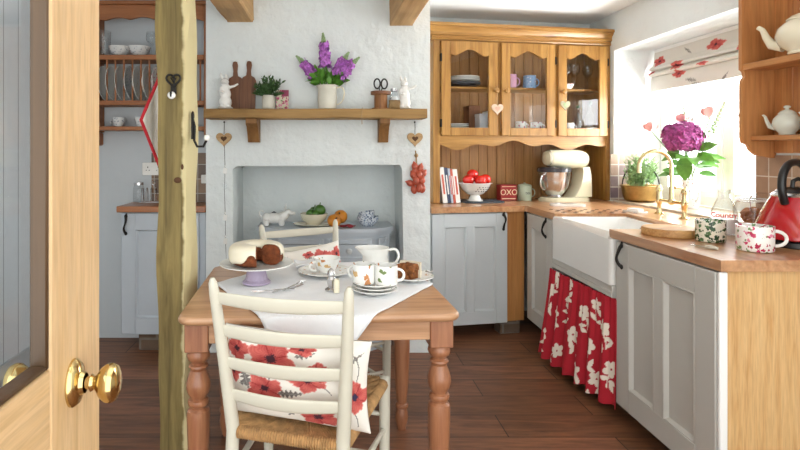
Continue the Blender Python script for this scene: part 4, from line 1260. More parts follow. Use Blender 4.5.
hd = MB(); hd.grid(headf, 32, 30, wrap=True)
hd._add([headf(i / 32, 0) for i in range(32)], [tuple(range(32))])
ho = hd.build('motor_head', M['mixer'], mx)
MB().grid(lambda u, v: tuple(Vector(headf(u, .06 + .008 * v)) * 1.0 + Vector((0, (cos(2 * PI * u)) * .0015, sin(2 * PI * u) * .0015))), 32, 1, wrap=True).build('trim_band', M['steel'], ho)
MB().lathe([(0, 0), (.02, 0), (.022, -.025), (.018, -.04), (.008, -.05), (.008, -.11), (0, -.11)], (-.085, 0, .262)).build('beater_shaft', M['steel'], ho)
MB().lathe([(0, 0), (.028, 0), (.026, .018), (.02, .022), (0, .022)], Mx=T(.175, 0, .235) @ RY(R(95))).build('speed_dial', M['blk'], ho)
MB().tube([(.18, .02, .29), (.215, .03, .265), (.235, .04, .22), (.215, .05, .17)], .006, 8).build('power_cord', M['blk'], mx)
bo = MB().lathe([(0, .006), (.05, 0), (.055, .004), (.05, .012), (.07, .03), (.098, .075), (.112, .135), (.116, .185), (.120, .19), (.117, .193), (.112, .186), (.108, .135), (.094, .078), (0, .02)], (-.085, 0, .034), 44).build('mixing_bowl', M['steel'], mx)
bo['label'] = 'polished steel bowl'
MB().lathe([(.118, .188), (.123, .190), (.124, .214), (.112, .224), (.06, .226), (.06, .222), (.11, .219), (.119, .212)], (-.085, 0, .034), 44).build('splash_guard', M['dark_gl'], mx)['label'] = 'dark see-through splash guard'
MB().tube(handle_pts(.112, .06, .17, .045, a=R(200)), .006, 8, Mx=T(-.085, 0, .034)).build('bowl_handle', M['steel'], bo)

# things round the sink
tag(place(MB().prism(rr(-.115, .115, -.045, .045, .035), 0, .014, plane='xy').build('spoon_rest', M['china']), (1.672, 3.70, WT + .0005), R(-8)), 'flat white oblong dish by the drainer holes', 'dish')
t = thing('soap_dish', 'small white soap dish behind the sink by the taps', 'dish', (1.93, 3.33, WT + .001), R(-70))
MB().prism(rr(-.065, .065, -.042, .042, .02), 0, .008, plane='xy').build('dish_base', M['china'], t)
MB().prism(rr(-.045, .045, -.028, .028, .02), .008, .022, plane='xy').build('soap_bar', M['scr'], t)

tp_ = thing('bridge_tap', 'brass bridge mixer tap with tall curved spout behind the sink', 'tap', (2.015, 3.11, WT + .0005), 0)
B_ = M['brass_soft']
for s, lab in ((-1, 'near'), (1, 'far')):
    y = s * .115
    MB().lathe([(0, 0), (.027, 0), (.027, .005), (.016, .012), (.012, .03), (.012, .06), (.016, .066), (.016, .10), (.013, .11), (.013, .14), (.017, .145), (.017, .16), (.011, .166), (.011, .178), (0, .18)], (0, y, 0)).build('tap_pillar', B_, tp_)
    MB().tube([(-.002, y, .17), (-.03, y + s * .008, .176), (-.062, y + s * .014, .18)], [.006, .005, .0065], 10).ball((-.062, y + s * .014, .18), .009).build('lever', B_, tp_)
MB().tube([(0, -.115, .086), (0, 0, .086), (0, .115, .086)], .0095, 12).build('bridge', B_, tp_)
sp_ = [(0, 0, .075), (0, 0, .10), (0, 0, .18), (0, 0, .26)]
for i in range(1, 15):
    a = PI * i / 14
    sp_.append((-.095 + .095 * cos(a), 0, .29 + .095 * sin(a)))
sp_ += [(-.19, 0, .255)]
MB().tube(sp_, [.016, .013] + [.0105] * (len(sp_) - 3) + [.0125], 14).ball((0, 0, .086), .02).build('spout', B_, tp_)

# brass pan with herb on the sill
hp = thing('potted_herb', 'bushy green herb in an old brass pan with looped handle on the sill', 'plant', (2.275, 3.86, WZ0 + .0005), R(-55)); hp.scale = (1, 1, 1.12)
MB().lathe([(0, 0), (.085, 0), (.105, .012), (.118, .05), (.125, .098), (.132, .104), (.128, .106), (.12, .10), (.112, .05), (0, .02)], segs=40).build('pan', M['brass_pan'], hp)
MB().tube([(.128 * cos(PI * i / 20), 0, .098 + .145 * sin(PI * i / 20)) for i in range(21)], .0045, 8).build('loop_handle', M['iron'], hp)
MB().lathe([(0, .085), (.06, .083), (.116, .075)], segs=24).build('soil', M['soil'], hp)
random.seed(21)
fg = MB()
for k in range(130):
    a = random.uniform(0, 2 * PI); r0 = random.uniform(0, .085) ; lean = random.uniform(.0, .55)
    H_ = random.uniform(.15, .31) * (1 - .45 * r0 / .085)
    b0 = Vector((r0 * cos(a), r0 * sin(a), .085))
    d0 = Vector((cos(a) * lean * .5, sin(a) * lean * .5, 1)).normalized()
    fg.tube([b0, b0 + d0 * H_ * .5, b0 + d0 * H_], .0013, 4, caps=False)
    for j in range(9):
        q = .25 + .75 * j / 9
        aa = random.uniform(0, 2 * PI)
        fg.leaf(b0 + d0 * H_ * q, Vector((cos(aa), sin(aa), .8)), random.uniform(.022, .04), .006, .2)
fg.build('foliage', M['leaf_grey'], hp)

# flower arrangement in a speckled jug on the sill
vz = thing('flower_jug', 'speckled white jug with magenta hydrangea and pink roses on the window sill', 'flowers', (2.335, 3.42, WZ0 + .0005), 0)
MB().lathe([(0, 0), (.045, 0), (.055, .04), (.056, .08), (.045, .13), (.040, .16), (.046, .185), (.043, .185), (.037, .16), (.042, .13), (0, .06)], segs=32).build('jug_body', M['speck'], vz)
MB().tube(handle_pts(.045, .05, .16, .04, a=R(-90)), .006, 8).build('handle', M['speck'], vz)
random.seed(5)
def floret(mb, p, n, s):
    n = Vector(n).normalized(); e1 = n.orthogonal().normalized(); e2 = n.cross(e1)
    a0 = random.uniform(0, 2)
    for k in range(4):
        a = a0 + k * PI / 2
        d = (e1 * cos(a) + e2 * sin(a)) + n * .25
        mb.leaf(p, d, s, s * .95, .25, n)
C0 = Vector((-.045, .0, .455))
hyd = MB()
for k in range(240):
    th = math.acos(1 - 2 * (k + .5) / 240); ph = k * 2.39996
    n_ = Vector((sin(th) * cos(ph), sin(th) * sin(ph), cos(th)))
    if n_.z < -.75: continue
    rr_ = 1 + random.uniform(-.16, .06)
    floret(hyd, C0 + Vector((n_.x * .105, n_.y * .115, n_.z * .098)) * rr_, n_ + Vector((random.uniform(-.6, .6), random.uniform(-.6, .6), random.uniform(-.4, .6))), random.uniform(.022, .032))
hyd.build('hydrangea', M['magenta'], vz)
st_ = MB()
st_.tube([(0, 0, .1), (-.01, 0, .25), C0 - Vector((0, 0, .02))], .004, 6)
heads = [((-.12, .22, .525), 1.5), ((.0, .07, .580), 1.35), ((.03, -.14, .60), 1.6)]
for p, s in heads:
    ro = MB()
    P_ = Vector(p)
    st_.tube([(0, 0, .12), (P_.x * .3, P_.y * .3, .3), tuple(P_ - Vector((0, 0, .015)))], .003, 6)
    for lay, (cnt, r_, tilt, L) in enumerate(((3, .004, .15, .034), (4, .009, .35, .036), (5, .013, .7, .036), (6, .014, 1.1, .034))):
        for k in range(cnt):
            a = 2 * PI * k / cnt + lay * .6
            o_ = Vector((cos(a), sin(a), 0))
            ro.leaf(P_ + o_ * r_ * s - Vector((0, 0, .014)), (o_ * math.tan(tilt * .6) * .9 + Vector((0, 0, 1))), L * s, .036 * s, -.25 if lay < 2 else .25, -o_ if lay < 2 else o_)
    ro.ball(P_ + Vector((0, 0, .0)), (.014 * s, .014 * s, .017 * s), nu=10, nv=8)
    ro.build('rose_bloom', M['rose'], vz)
fo = MB()
for k in range(20):
    a = random.uniform(0, 2 * PI)
    z_ = random.uniform(.25, .40)
    b0 = Vector((.03 * cos(a), .03 * sin(a), z_ - .04))
    dd = Vector((cos(a), sin(a), random.uniform(-.1, .5)))
    fo.leaf(b0 + dd * .02, dd, random.uniform(.09, .13), .07, random.uniform(.1, .5), (cos(a) * .2 - .2, sin(a) * .2 - .5, .8))
for (b0, d0, L, W) in (((-.05, -.03, .34), (-.05, .0, -1), .16, .095), ((.0, -.07, .38), (.25, -.9, .25), .12, .06), ((.01, -.06, .35), (.1, -1, -.3), .12, .06), ((-.04, .04, .36), (-.1, .9, -.1), .14, .08)):
    fo.leaf(b0, d0, L, W, .12, (-.7, -.6, .3))
fo.build('leaves', M['leaf_bright'], vz)
for p in ((-.0, .06, .665), (.03, -.26, .655)):
    P_ = Vector(p); Q_ = Vector((0, -.02 if p[1] < 0 else 0, .2))
    st_.tube([Q_, Q_.lerp(P_, .5) + Vector((0, 0, .02)), P_], .0025, 6)
    bu = MB()
    for k in range(26):
        q = k / 26
        w = Q_.lerp(P_, .62 + .40 * q); a = k * 2.4
        bu.ball(w + Vector((cos(a), sin(a), 0)) * .012 * (1.1 - q), (.008 * (1.15 - q * .7),) * 3, nu=7, nv=5)
    bu.build('green_spike', M['bud'], vz)
st_.build('stems', M['stem'], vz)

# ------------------------------------------------------------ right worktop
t = tag(place(MB().lathe([(0, 0), (.108, 0), (.112, .005), (.112, .03), (.108, .036), (0, .036)], segs=48).build('chopping_board', M['board']), (1.562, 2.425, WT + .0005), R(20)), 'thick round wooden board on the worktop beside the sink', 'board')
mb_ = thing('milk_bottle', 'clear glass milk bottle with red script, partly full of milk', 'bottle', (1.815, 2.43, WT + .0005)); mb_.scale = (1.12, 1.12, 1.04)
MB().lathe([(0, .004), (.04, 0), (.048, .006), (.048, .085), (.046, .10), (.034, .135), (.022, .165), (.020, .185), (.024, .19), (.024, .20), (.021, .20), (.017, .185), (.019, .165), (.031, .135), (.043, .10), (.045, .085), (.045, .008), (0, .009)], segs=36).build('bottle_glass', M['glassw'], mb_)
MB().lathe([(0, .010), (.0445, .010), (.0445, .072), (0, .072)], segs=36).build('milk', M['milk'], mb_)
tx = text_mb('Country', .029, .0003, .0009)
ca = math.atan2(-2.44, -1.785)
for i, v in enumerate(tx.v):
    a = ca + v.x / .0485; tx.v[i] = Vector(((.0487 + v.z) * cos(a), (.0487 + v.z) * sin(a), v.y + .091))
tx.build('lettering', M['redink'], mb_)
ck = thing('biscuit_jar', 'clip-top glass jar of brown biscuits beside the kettle', 'jar', (2.03, 2.52, WT + .0005))
MB().lathe([(0, .004), (.078, 0), (.085, .008), (.085, .12), (.078, .14), (.07, .148), (.07, .16), (.067, .16), (.067, .148), (.081, .12), (.081, .01), (0, .008)], segs=36).build('jar_glass', M['glassw'], ck)
MB().lathe([(0, .02), (.06, .018), (.072, .006), (.074, 0), (.074, -.006)], (0, 0, .168), 36).build('lid', M['glassw'], ck)
MB().lathe([(.071, .150), (.075, .150), (.075, .157), (.071, .157)], segs=36).build('rubber_seal', M['scr'], ck)
MB().tube([(.072 * cos(a_), .072 * sin(a_), .145) for a_ in [2 * PI * i / 24 for i in range(24)]], .002, 6, closed=True).tube([(-.06, -.045, .145), (-.07, -.06, .11), (-.066, -.055, .165), (-.03, -.03, .19), (0, 0, .192)], .002, 6).build('wire_clip', M['steel'], ck)
random.seed(9)
bq = MB()
for k in range(36):
    a = random.uniform(0, 2 * PI); r_ = .058 * math.sqrt(random.random())
    bq.ball((0, 0, 0), (.024, .02, .012), T(r_ * cos(a), r_ * sin(a), .022 + .075 * random.random()) @ RX(random.uniform(-1, 1)) @ RY(random.uniform(-1, 1)), 10, 6)
b_ = bq.build('biscuits', M['biscuit'], ck); b_['kind'] = 'stuff'

kt = thing('kettle', 'red pyramid kettle with black handle and base on the worktop', 'kettle', (1.925, 2.17, WT + .0005), R(0))
MB().lathe([(0, 0), (.135, 0), (.138, .004), (.136, .022), (.125, .030), (0, .03)], segs=44).build('power_base', M['blk'], kt)
kb = MB().lathe([(0, .031), (.145, .031), (.151, .036), (.149, .05), (.125, .12), (.100, .178), (.084, .205), (0, .205)], segs=48).build('kettle_body', M['red_k'], kt)
MB().lathe([(.088, .199), (.090, .205), (.080, .214), (.076, .216), (0, .216)], segs=44).build('collar', M['steel'], kt)
lid = MB().lathe([(.078, .214), (.070, .224), (.045, .234), (.015, .239), (0, .239)], segs=40).build('lid', M['blk'], kt)
MB().tube([(-.024, 0, .235), (-.022, 0, .262), (0, 0, .272), (.022, 0, .262), (.024, 0, .235)], .008, 10).build('lid_knob', M['blk'], lid)
hpts = [(-.100, 0, .175), (-.122, 0, .225), (-.118, 0, .285), (-.08, 0, .328), (-.015, 0, .340), (.04, 0, .325), (.08, 0, .295)]
MB().tube(cr(hpts), .0145, 14, Mx=RZ(R(25))).build('handle', M['blk'], kt)
MB().tube([(.10, 0, .14), (.135, 0, .17), (.16, 0, .205)], [.034, .026, .018], 14, Mx=RZ(R(20))).build('spout', M['steel'], kt)
MB().box(-.004, .004, -.130, -.118, .06, .14, .002, RZ(R(15))).build('water_gauge', M['steel'], kt)

cup('mug', 'white handleless mug with dark green leaf print on the worktop', 'mug', (1.632, 2.262, WT + .0005), .055, .092, M['green_leafware'], 0, out=0)
cup('mug', 'wide rose-patterned mug in front of the red kettle', 'mug', (1.655, 2.055, WT + .0005), .061, .098, M['rose_chintz'], R(-18), out=.045, hr=.0065, wall=.0035, mat2=M['china'])
kn = thing('butter_knife', 'small pale-handled knife lying at the worktop edge', 'knife', (1.495, 2.10, WT + .0025), R(115))
MB().tube([(-.045, 0, .005), (-.02, 0, .0065), (.0, 0, .005)], [.006, .0085, .005], 12).build('handle', M['stone_pot'], kn)
MB().prism([(0, -.004), (.05, -.007), (.062, 0), (.05, .006), (0, .004)], .003, .0045, plane='xy').build('blade', M['steel'], kn)

# ------------------------------------------------------------ teapots on the wall shelf
def teapot(label, loc, s, mat, rot):
    t = thing('teapot', label, 'teapot', loc, rot, 'teapots on the wall shelf')
    MB().lathe([(0, .004), (.05 * s, 0), (.056 * s, .004), (.054 * s, .014), (.085 * s, .045), (.098 * s, .08), (.090 * s, .115), (.062 * s, .142), (.055 * s, .148), (0, .148)], segs=40).build('pot_body', mat, t)
    ld = MB().lathe([(.060 * s, .147), (.060 * s, .152), (.045 * s, .166), (.02 * s, .176), (.007, .179), (.006, .184), (.013, .190), (.014, .198), (.008, .206), (0, .207)], segs=36).build('lid', mat, t)
    MB().tube([(.075 * s, 0, .045), (.12 * s, 0, .058), (.142 * s, 0, .095), (.158 * s, 0, .135), (.175 * s, 0, .148)], [.026 * s, .021 * s, .015 * s, .011 * s, .010 * s], 14).build('spout', mat, t)
    MB().tube(cr([(-.085 * s, 0, .115), (-.125 * s, 0, .128), (-.152 * s, 0, .105), (-.148 * s, 0, .07), (-.118 * s, 0, .045), (-.088 * s, 0, .045)]), .0085 * s, 10).build('handle', mat, t)
    return t
def onshelf(x, y, z): return (x, y, z)
teapot('large cream enamel teapot on the upper wall shelf', (2.052, 2.285, 1.7155), 1.0, M['cream'], R(112))
t = teapot('small pale grey-green teapot on the lower wall shelf', (2.105, 2.43, 1.3685), .56, plain('pale_celadon', hx('d5d8cc'), .2), R(112))
for ch in t.children: ch.scale = (1, 1, .66)
t = teapot('small white teapot at the right edge of the lower wall shelf', (2.105, 2.245, 1.3685), .52, M['china'], R(112))
for ch in t.children: ch.scale = (1, 1, .66)

# ------------------------------------------------------------ mantel shelf things
MZ = 1.5505
def hare(label, loc, rot, arm=1, hgt=.22):
    t = thing('hare_figurine', label, 'figurine', loc, rot, 'white hare figurines on the mantel shelf'); t.scale = (1.35, 1.25, 1)
    b = MB()
    s = hgt / .22
    for c, r in (((0, 0, .010), (.036, .03, .010)), ((0, 0, .045), (.030, .027, .045)), ((0, 0, .095), (.026, .023, .045)), ((0, 0, .135), (.021, .019, .03)), ((-.002, -.004, .17), (.019, .022, .021)), ((-.004, -.02, .164), (.011, .013, .010)), ((.012, -.012, .02), (.014, .024, .016)), ((-.014, -.012, .02), (.014, .024, .016))):
        b.ball(tuple(x * s for x in c), tuple(x * s for x in r))
    b.tube([Vector((-.010, .002, .182)) * s, Vector((-.018, .004, .205)) * s, Vector((-.020, .008, .228)) * s], [.007 * s, .008 * s, .004 * s], 8)
    b.tube([Vector((.006, .004, .182)) * s, Vector((.004, .008, .205)) * s, Vector((.0, .012, .222)) * s], [.007 * s, .008 * s, .004 * s], 8)
    b.tube([Vector((arm * .016, -.005, .135)) * s, Vector((arm * .038, -.012, .142)) * s, Vector((arm * .058, -.014, .158)) * s], [.010 * s, .008 * s, .006 * s], 8)
    b.tube([Vector((-arm * .018, -.006, .135)) * s, Vector((-arm * .022, -.022, .11)) * s, Vector((-arm * .006, -.03, .10)) * s], [.009 * s, .008 * s, .006 * s], 8)
    b.build('body', M['china'], t, remesh=.0032)
    return t
hare('white standing hare figurine at the left end of the mantel, in front of the boards', (-.636, 3.285, MZ), R(10), 1, .222)
hare('white standing hare figurine at the right end of the mantel, by the twine', (.475, 3.285, MZ), R(-8), 1, .205)
def paddle(label, x, lean, rot, y=3.375, h=.30):
    w = .047
    o = MB().prism([(-w + .01, 0), (w - .01, 0), (w, .01), (w, h * .60), (w * .8, h * .66), (w * .34, h * .70), (w * .26, h * .80), (w * .36, h * .92), (w * .28, h * .985), (0, h), (-w * .28, h * .985), (-w * .36, h * .92), (-w * .26, h * .80), (-w * .34, h * .70), (-w * .8, h * .66), (-w, h * .60), (-w, .01)], -.007, .007).build('paddle_board', M['walnut'])
    o.matrix_world = T(x, y, MZ + .001) @ RY(rot) @ RX(lean)
    tag(o, label, 'board', 'walnut paddle boards on the mantel')
paddle('dark walnut paddle board behind the left hare', -.583, R(-4), R(-2), 3.370, .315)
paddle('dark walnut paddle board nearer the potted herb', -.508, R(-6), R(1), 3.352, .318)
ph = thing('potted_herb', 'small leafy plant in a pale stoneware pot on the mantel', 'plant', (-.368, 3.29, MZ))
MB().lathe([(0, 0), (.036, 0), (.040, .006), (.040, .07), (.035, .08), (.036, .088), (.033, .088), (.031, .078), (0, .07)]).build('pot', M['stone_pot'], ph)
random.seed(31)
fg = MB()
for k in range(60):
    a = random.uniform(0, 2 * PI); el = random.uniform(.1, 1.4)
    L = random.uniform(.07, .135)
    d0 = Vector((cos(a) * cos(el), sin(a) * cos(el) * .7, sin(el)))
    b0 = Vector((0, 0, .08)); e0 = b0 + d0 * L
    fg.tube([b0, b0 + d0 * L * .5, e0], .0012, 4, caps=False)
    for j in range(9):
        q = .3 + .7 * j / 9; aa = random.uniform(0, 2 * PI)
        fg.leaf(b0 + d0 * L * q, d0 + Vector((cos(aa), sin(aa), .3)) * .9, random.uniform(.018, .03), .012, .2)
fg.build('foliage', M['leaf_dark'], ph)
t = thing('rose_card', 'rose print box beside the small potted plant', 'box', (-.288, 3.335, MZ + .0005), R(6))
MB().box(-.040, .040, -.012, .012, 0, .125, .002).build('box_body', M['card'], t)
MB().box(-.005, .0405, -.0125, .0125, .085, .1255, .001).build('flap', plain('deep_rose_card', hx('8c3050'), .6), t)

jg = thing('flower_jug', 'cream ribbed jug of purple stocks in the middle of the mantel', 'flowers', (-.004, 3.29, MZ))
MB().lathe([(0, 0), (.05, 0), (.056, .006), (.060, .05), (.061, .075), (.057, .11), (.056, .135), (.062, .15), (.059, .151), (.053, .135), (.054, .11), (0, .03)], segs=40, rf=lambda a, z: 1 + (.16 * max(0, (z - .11) / .04) * max(0, cos(a - PI)) ** 6)).build('jug_body', M['stone_pot'], jg)
MB().tube(cr([(.056, 0, .135), (.085, -.002, .14), (.104, -.003, .115), (.10, -.003, .07), (.08, -.002, .04), (.057, 0, .03)]), .0045, 10).build('handle', M['cream'], jg)
random.seed(8)
stx = MB(); lv = MB()
for (ex, ez, ey) in ((-.195, .335, .0), (-.028, .475, -.01), (.135, .36, .01), (.20, .325, -.01)):
    P0 = Vector((ex * .1, 0, .10)); E = Vector((ex, ey, ez)); C1 = Vector((ex * .35, ey, .10 + (ez - .1) * .5))
    def bez(q, P0=P0, C1=C1, E=E): return P0 * (1 - q) ** 2 + C1 * 2 * q * (1 - q) + E * q * q
    stx.tube([bez(i / 8) for i in range(9)], .003, 6)
    fl = MB(); gb = MB()
    for k in range(46):
        q = .45 + .37 * k / 46
        a = k * 2.39996 + random.uniform(-.4, .4); taper = (1.2 - .45 * (k / 46)) * random.uniform(.7, 1.35)
        t_ = (bez(q + .01) - bez(q)).normalized(); e1 = t_.orthogonal().normalized(); e2 = t_.cross(e1)
        o_ = e1 * cos(a) + e2 * sin(a)
        floret(fl, bez(q) + o_ * .021 * taper, o_ + t_ * random.uniform(-.6, 1) + e1 * random.uniform(-.6, .6), .025)
    for k in range(24):
        q = .84 + .16 * k / 24; a = k * 2.4; s = 1.1 - .8 * k / 24
        t_ = (bez(q) - bez(q - .01)).normalized(); e1 = t_.orthogonal().normalized(); e2 = t_.cross(e1)
        gb.ball(bez(q) + (e1 * cos(a) + e2 * sin(a)) * .010 * s, (.0062 * (s + .3),) * 3, nu=7, nv=5)
    fl.build('flower_spike', M['purple'], jg); gb.build('bud_tip', M['bud'], jg)
for k in range(70):
    a = random.uniform(0, 2 * PI); x = random.uniform(-.09, .10)
    lv.leaf((x * .7, random.uniform(-.03, .03), .145 + random.uniform(0, .06)), (x * 9 + random.uniform(-.5, .5), random.uniform(-1, .4), random.uniform(.1, 1.3)), random.uniform(.05, .085), .034, random.uniform(.1, .5))
stx.build('stems', M['stem'], jg); lv.build('leaves', M['leaf_bright'], jg)

sp = thing('wooden_spool', 'wide wooden bobbin pot on the mantel holding scissors', 'spool', (.327, 3.285, MZ + .0005))
MB().lathe([(0, 0), (.056, 0), (.056, .008), (.040, .010), (.040, .09), (.062, .093), (.062, .110), (.030, .112), (.030, .05), (0, .05)], segs=36).build('spool_body', M['spool'], sp)
MB().lathe([(.0401, .096), (.0625, .094), (.0628, .111), (.0305, .1125)], segs=36).build('rim', M['walnut'], sp)
sc_ = thing('scissors', 'black-handled scissors standing in the wooden bobbin pot', 'scissors', (.327, 3.285, MZ + .052), R(5))
for s in (-1, 1):
    lp_ = [(s * .003, 0, .07), (s * .006, 0, .085)] + [(s * (.024 - .018 * cos(2 * PI * i / 16)), 0, .105 + .028 * -cos(2 * PI * i / 16 + PI / 2) * 1.0) for i in range(1, 16)]
    ring = [(s * (.023 + .019 * cos(2 * PI * i / 20)), s * .003, .108 + .030 * sin(2 * PI * i / 20)) for i in range(20)]
    MB().tube(ring, .005, 8, closed=True).tube([(s * .010, s * .003, .085), (s * .004, s * .002, .06), (-s * .003, s * .001, .045)], .0035, 8).build('handle', M['blk'], sc_)
    MB().prism([(-.004, .001), (.004, .001), (.006, .05), (-.006, .05)], s * .0015, s * .003).build('blade', M['steel'], sc_)
tw = thing('twine_ball', 'roll of jute twine lying beside the right hare', 'twine', (.410, 3.275, MZ + .0285))
tb_ = MB()
for k in range(7):
    x = -.028 + k * .0093
    tb_.tube([(x + .002 * sin(i), .026 * cos(2 * PI * i / 20), .026 * sin(2 * PI * i / 20)) for i in range(20)], .0052, 6, closed=True)
tb_.lathe([(0, -.03), (.024, -.03), (.024, .03), (0, .03)], Mx=RY(PI / 2))
tb_.build('roll', M['twine'], tw)
jr = thing('glass_jar', 'small clear jar with pale label behind the twine', 'jar', (.415, 3.345, MZ + .0005))
MB().lathe([(0, 0), (.026, 0), (.028, .004), (.028, .10), (.022, .112), (.022, .122), (.019, .122), (.025, .10), (.025, .006), (0, .005)]).build('jar_body', M['glassw'], jr)
MB().lathe([(.0283, .03), (.0285, .03), (.0285, .085), (.0283, .085)]).build('paper_label', M['transfer'], jr)
MB().lathe([(0, .136), (.023, .136), (.0235, .12), (.0225, .12)]).build('cap', M['steel'], jr)
tag(MB().tube([(.208, 3.197, 1.556), (.205, 3.192, 1.54), (.203, 3.194, 1.50), (.205, 3.192, 1.455)], .0022, 6).build('twine_strand', M['twine']), 'short end of twine hanging over the mantel front', 'twine')

# hearts, shallots and wire garland on the chimney breast
def walnut_heart(label, x, z):
    t = thing('hanging_heart', label, 'heart', (x, 3.388, z), 0, 'wooden hearts on the chimney breast')
    MB().prism(heart2(.105), -.007, .007).build('heart_body', M['heart_wood'], t)
    MB().prism(heart2(.100), -.0085, -.007).build('pale_face', M['heart_wood'], t)
    MB().prism(heart2(.042), -.0105, -.0085).build('dark_centre', M['bark'], t)['label'] = 'dark heart in the centre'
    MB().tube([(0, .004, .032), (.001, .003, .075), (0, .006, .106)], .0018, 6).build('wire_loop', M['iron'], t)
    MB().ball((0, .008, .107), .006).build('nail', M['iron'], t)
walnut_heart('wooden heart hung at the left end under the mantel, above the garland', -.665, 1.372)
walnut_heart('wooden heart hung at the right end under the mantel, above the shallots', .556, 1.372)
sh = thing('shallot_string', 'string of copper shallots hanging on the right of the fireplace', 'shallots', (.562, 3.365, 1.095))
MB().tube([(0, 0, -.04), (.003, .005, .08), (0, .020, .165), (0, .036, .20)], .004, 8).ball((0, .012, .17), (.012, .01, .014)).build('string', M['twine'], sh)
random.seed(4)
for (x, y, z, an) in ((-.012, -.01, .10, -.2), (.022, -.012, .09, .3), (-.022, -.016, .045, -.5), (.014, -.02, .05, .1), (.040, -.01, .055, .7), (-.008, -.028, .01, -.1), (.03, -.024, .012, .3), (-.042, -.016, -.005, -1.2), (.012, -.03, -.035, .2), (-.02, -.02, -.045, -.2), (.034, -.016, -.04, .2), (-.01, -.01, .075, .2)):
    b = MB().lathe([(0, -.028), (.008, -.027), (.018, -.016), (.0215, 0), (.018, .014), (.009, .025), (.003, .034), (0, .035)], segs=16, Mx=T(x, y, z) @ RY(an) @ RX(random.uniform(-.2, .2)))
    b.build('shallot', M['shallot'], sh)
gd = thing('wire_garland', 'thin wire garland with glass charms hanging left of the fireplace', 'garland', (-.664, 3.3985, 1.33))
MB().tube([(0, 0, .0), (.004, 0, -.15), (0, .002, -.30), (.005, .002, -.45), (.006, .002, -.60), (.014, .003, -.80)], .0016, 6).build('wire', M['iron'], gd)
for k, (dz_, x) in enumerate(((-.16, .004), (-.26, .002), (-.46, .005), (-.61, .006), (-.76, .013))):
    g = MB(); g.prism([(x - .014, dz_ - .018), (x + .010, dz_ - .024), (x + .016, dz_ + .012), (x - .008, dz_ + .018)], -.006, -.002); g.ball((x, -.002, dz_ + .026), .006)
    g.build('charm', M['glassw'] if k in (1,) else M['china'], gd)

# ------------------------------------------------------------ on the sideboard
SZ = .7905
cw = thing('cow_creamer', 'white china cow creamer at the left of the sideboard', 'figurine', (-.352, 3.575, SZ), 0)
b = MB()
for c, r in (((-.01, 0, .072), (.062, .034, .032)), ((.035, 0, .075), (.03, .032, .033)), ((-.055, 0, .07), (.03, .034, .034)), ((.075, -.004, .108), (.020, .018, .019)), ((.10, -.008, .102), (.020, .014, .012)), ((.055, 0, .09), (.026, .022, .026))):
    b.ball(c, r)
for x, y in ((-.055, -.02), (-.055, .02), (.036, -.02), (.036, .02)): b.tube([(x, y, .07), (x, y, .045), (x + .003, y, .030)], [.022, .019, .017], 10)
b.v = [Vector((p.x * 1.12, p.y * 1.12, (p.z - .029) * 1.15)) for p in b.v]
for s in (-1, 1):
    b.tube([(.070, s * .012, .122), (.066, s * .024, .138), (.072, s * .026, .15)], [.006, .005, .003], 8)
    b.tube([(.068, s * .016, .114), (.058, s * .036, .116)], [.007, .005], 8)
b.tube([(-.08, 0, .09), (-.098, 0, .105), (-.112, 0, .09), (-.105, 0, .065), (-.085, 0, .055)], .006, 8)
b.build('body', M['china'], cw, remesh=.0035)
MB().lathe([(0, 0), (.016, 0), (.015, .004), (.004, .006), (.004, .010), (0, .011)], (-.012, 0, .087)).build('lid', M['slate'], cw)
plate('serving_plate', 'cream oval plate under the bowl of green vegetables', 'plate', None, .15, M['cream'], None, T(-.075, 3.55, SZ) @ SCL(1.05, .62, 1))
bw_ = tag(place(MB().lathe([(0, 0), (.05, 0), (.053, .008), (.08, .03), (.090, .055), (.094, .07), (.090, .071), (.084, .055), (.07, .03), (0, .015)], segs=40).build('bowl', M['cream']), (-.095, 3.565, SZ + .013)), 'cream bowl of green vegetables on the sideboard', 'bowl')
for (x, y, z, r, lab) in ((-.055, 3.55, .108, .040, 'large dark green vegetable on the right of the cream bowl'), (-.115, 3.56, .082, .034, 'green vegetable at the left of the cream bowl'), (-.09, 3.60, .095, .034, 'green vegetable at the back of the cream bowl'), (-.085, 3.525, .082, .027, 'small green vegetable at the front of the cream bowl')):
    t = thing('green_pepper', lab, 'vegetable', (x, y, SZ + z), random.uniform(0, 6), 'green vegetables in the cream bowl')
    MB().ball((0, 0, 0), (r, r, r * .9), nu=24, nv=12, rf=lambda a, th: 1 + .07 * cos(4 * a)).build('fruit', M['veg'], t)
    MB().tube([(0, 0, r * .8), (.003, 0, r * 1.0), (.008, 0, r * 1.2)], .004, 6).build('stalk', M['stem'], t)
for (x, y, z, r, an, lab) in ((.040, 3.485, .043, .043, .5, 'orange squash in front, leaning on the bowl plate'), (.085, 3.575, .060, .045, -.4, 'orange squash behind and right of the other squash')):
    t = thing('squash', lab, 'squash', (x, y, SZ + z), 0, 'orange squashes on the sideboard')
    t.rotation_euler = (0.9, an, 0)
    MB().ball((0, 0, 0), (r, r, r * .92), nu=40, nv=14, rf=lambda a, th: 1 + .05 * abs(cos(4.5 * a))).build('fruit', M['pumpkin'], t)
    MB().tube([(0, 0, r * .8), (.004, 0, r * 1.1)], .006, 8).build('stalk', M['bark'], t)
for k, (z, r, lab) in enumerate(((0, .072, 'lower blue speckled bowl at the right of the sideboard'), (.030, .055, 'upper blue speckled bowl nested and tilted on its twin'))):
    o = MB().lathe([(0, 0), (.035, 0), (.038, .004), (r * .8, .018), (r, .045), (r * .99, .066), (r * .95, .066), (r * .93, .045), (r * .7, .02), (0, .012)], segs=36).build('bowl', M['blue_sprig'])
    o.matrix_world = T(.268, 3.56, SZ + z * 1.0 + .0005) @ RX(R(0)) @ RY(R(-10 * k))
    tag(o, lab, 'bowl', 'blue speckled bowls on the sideboard')
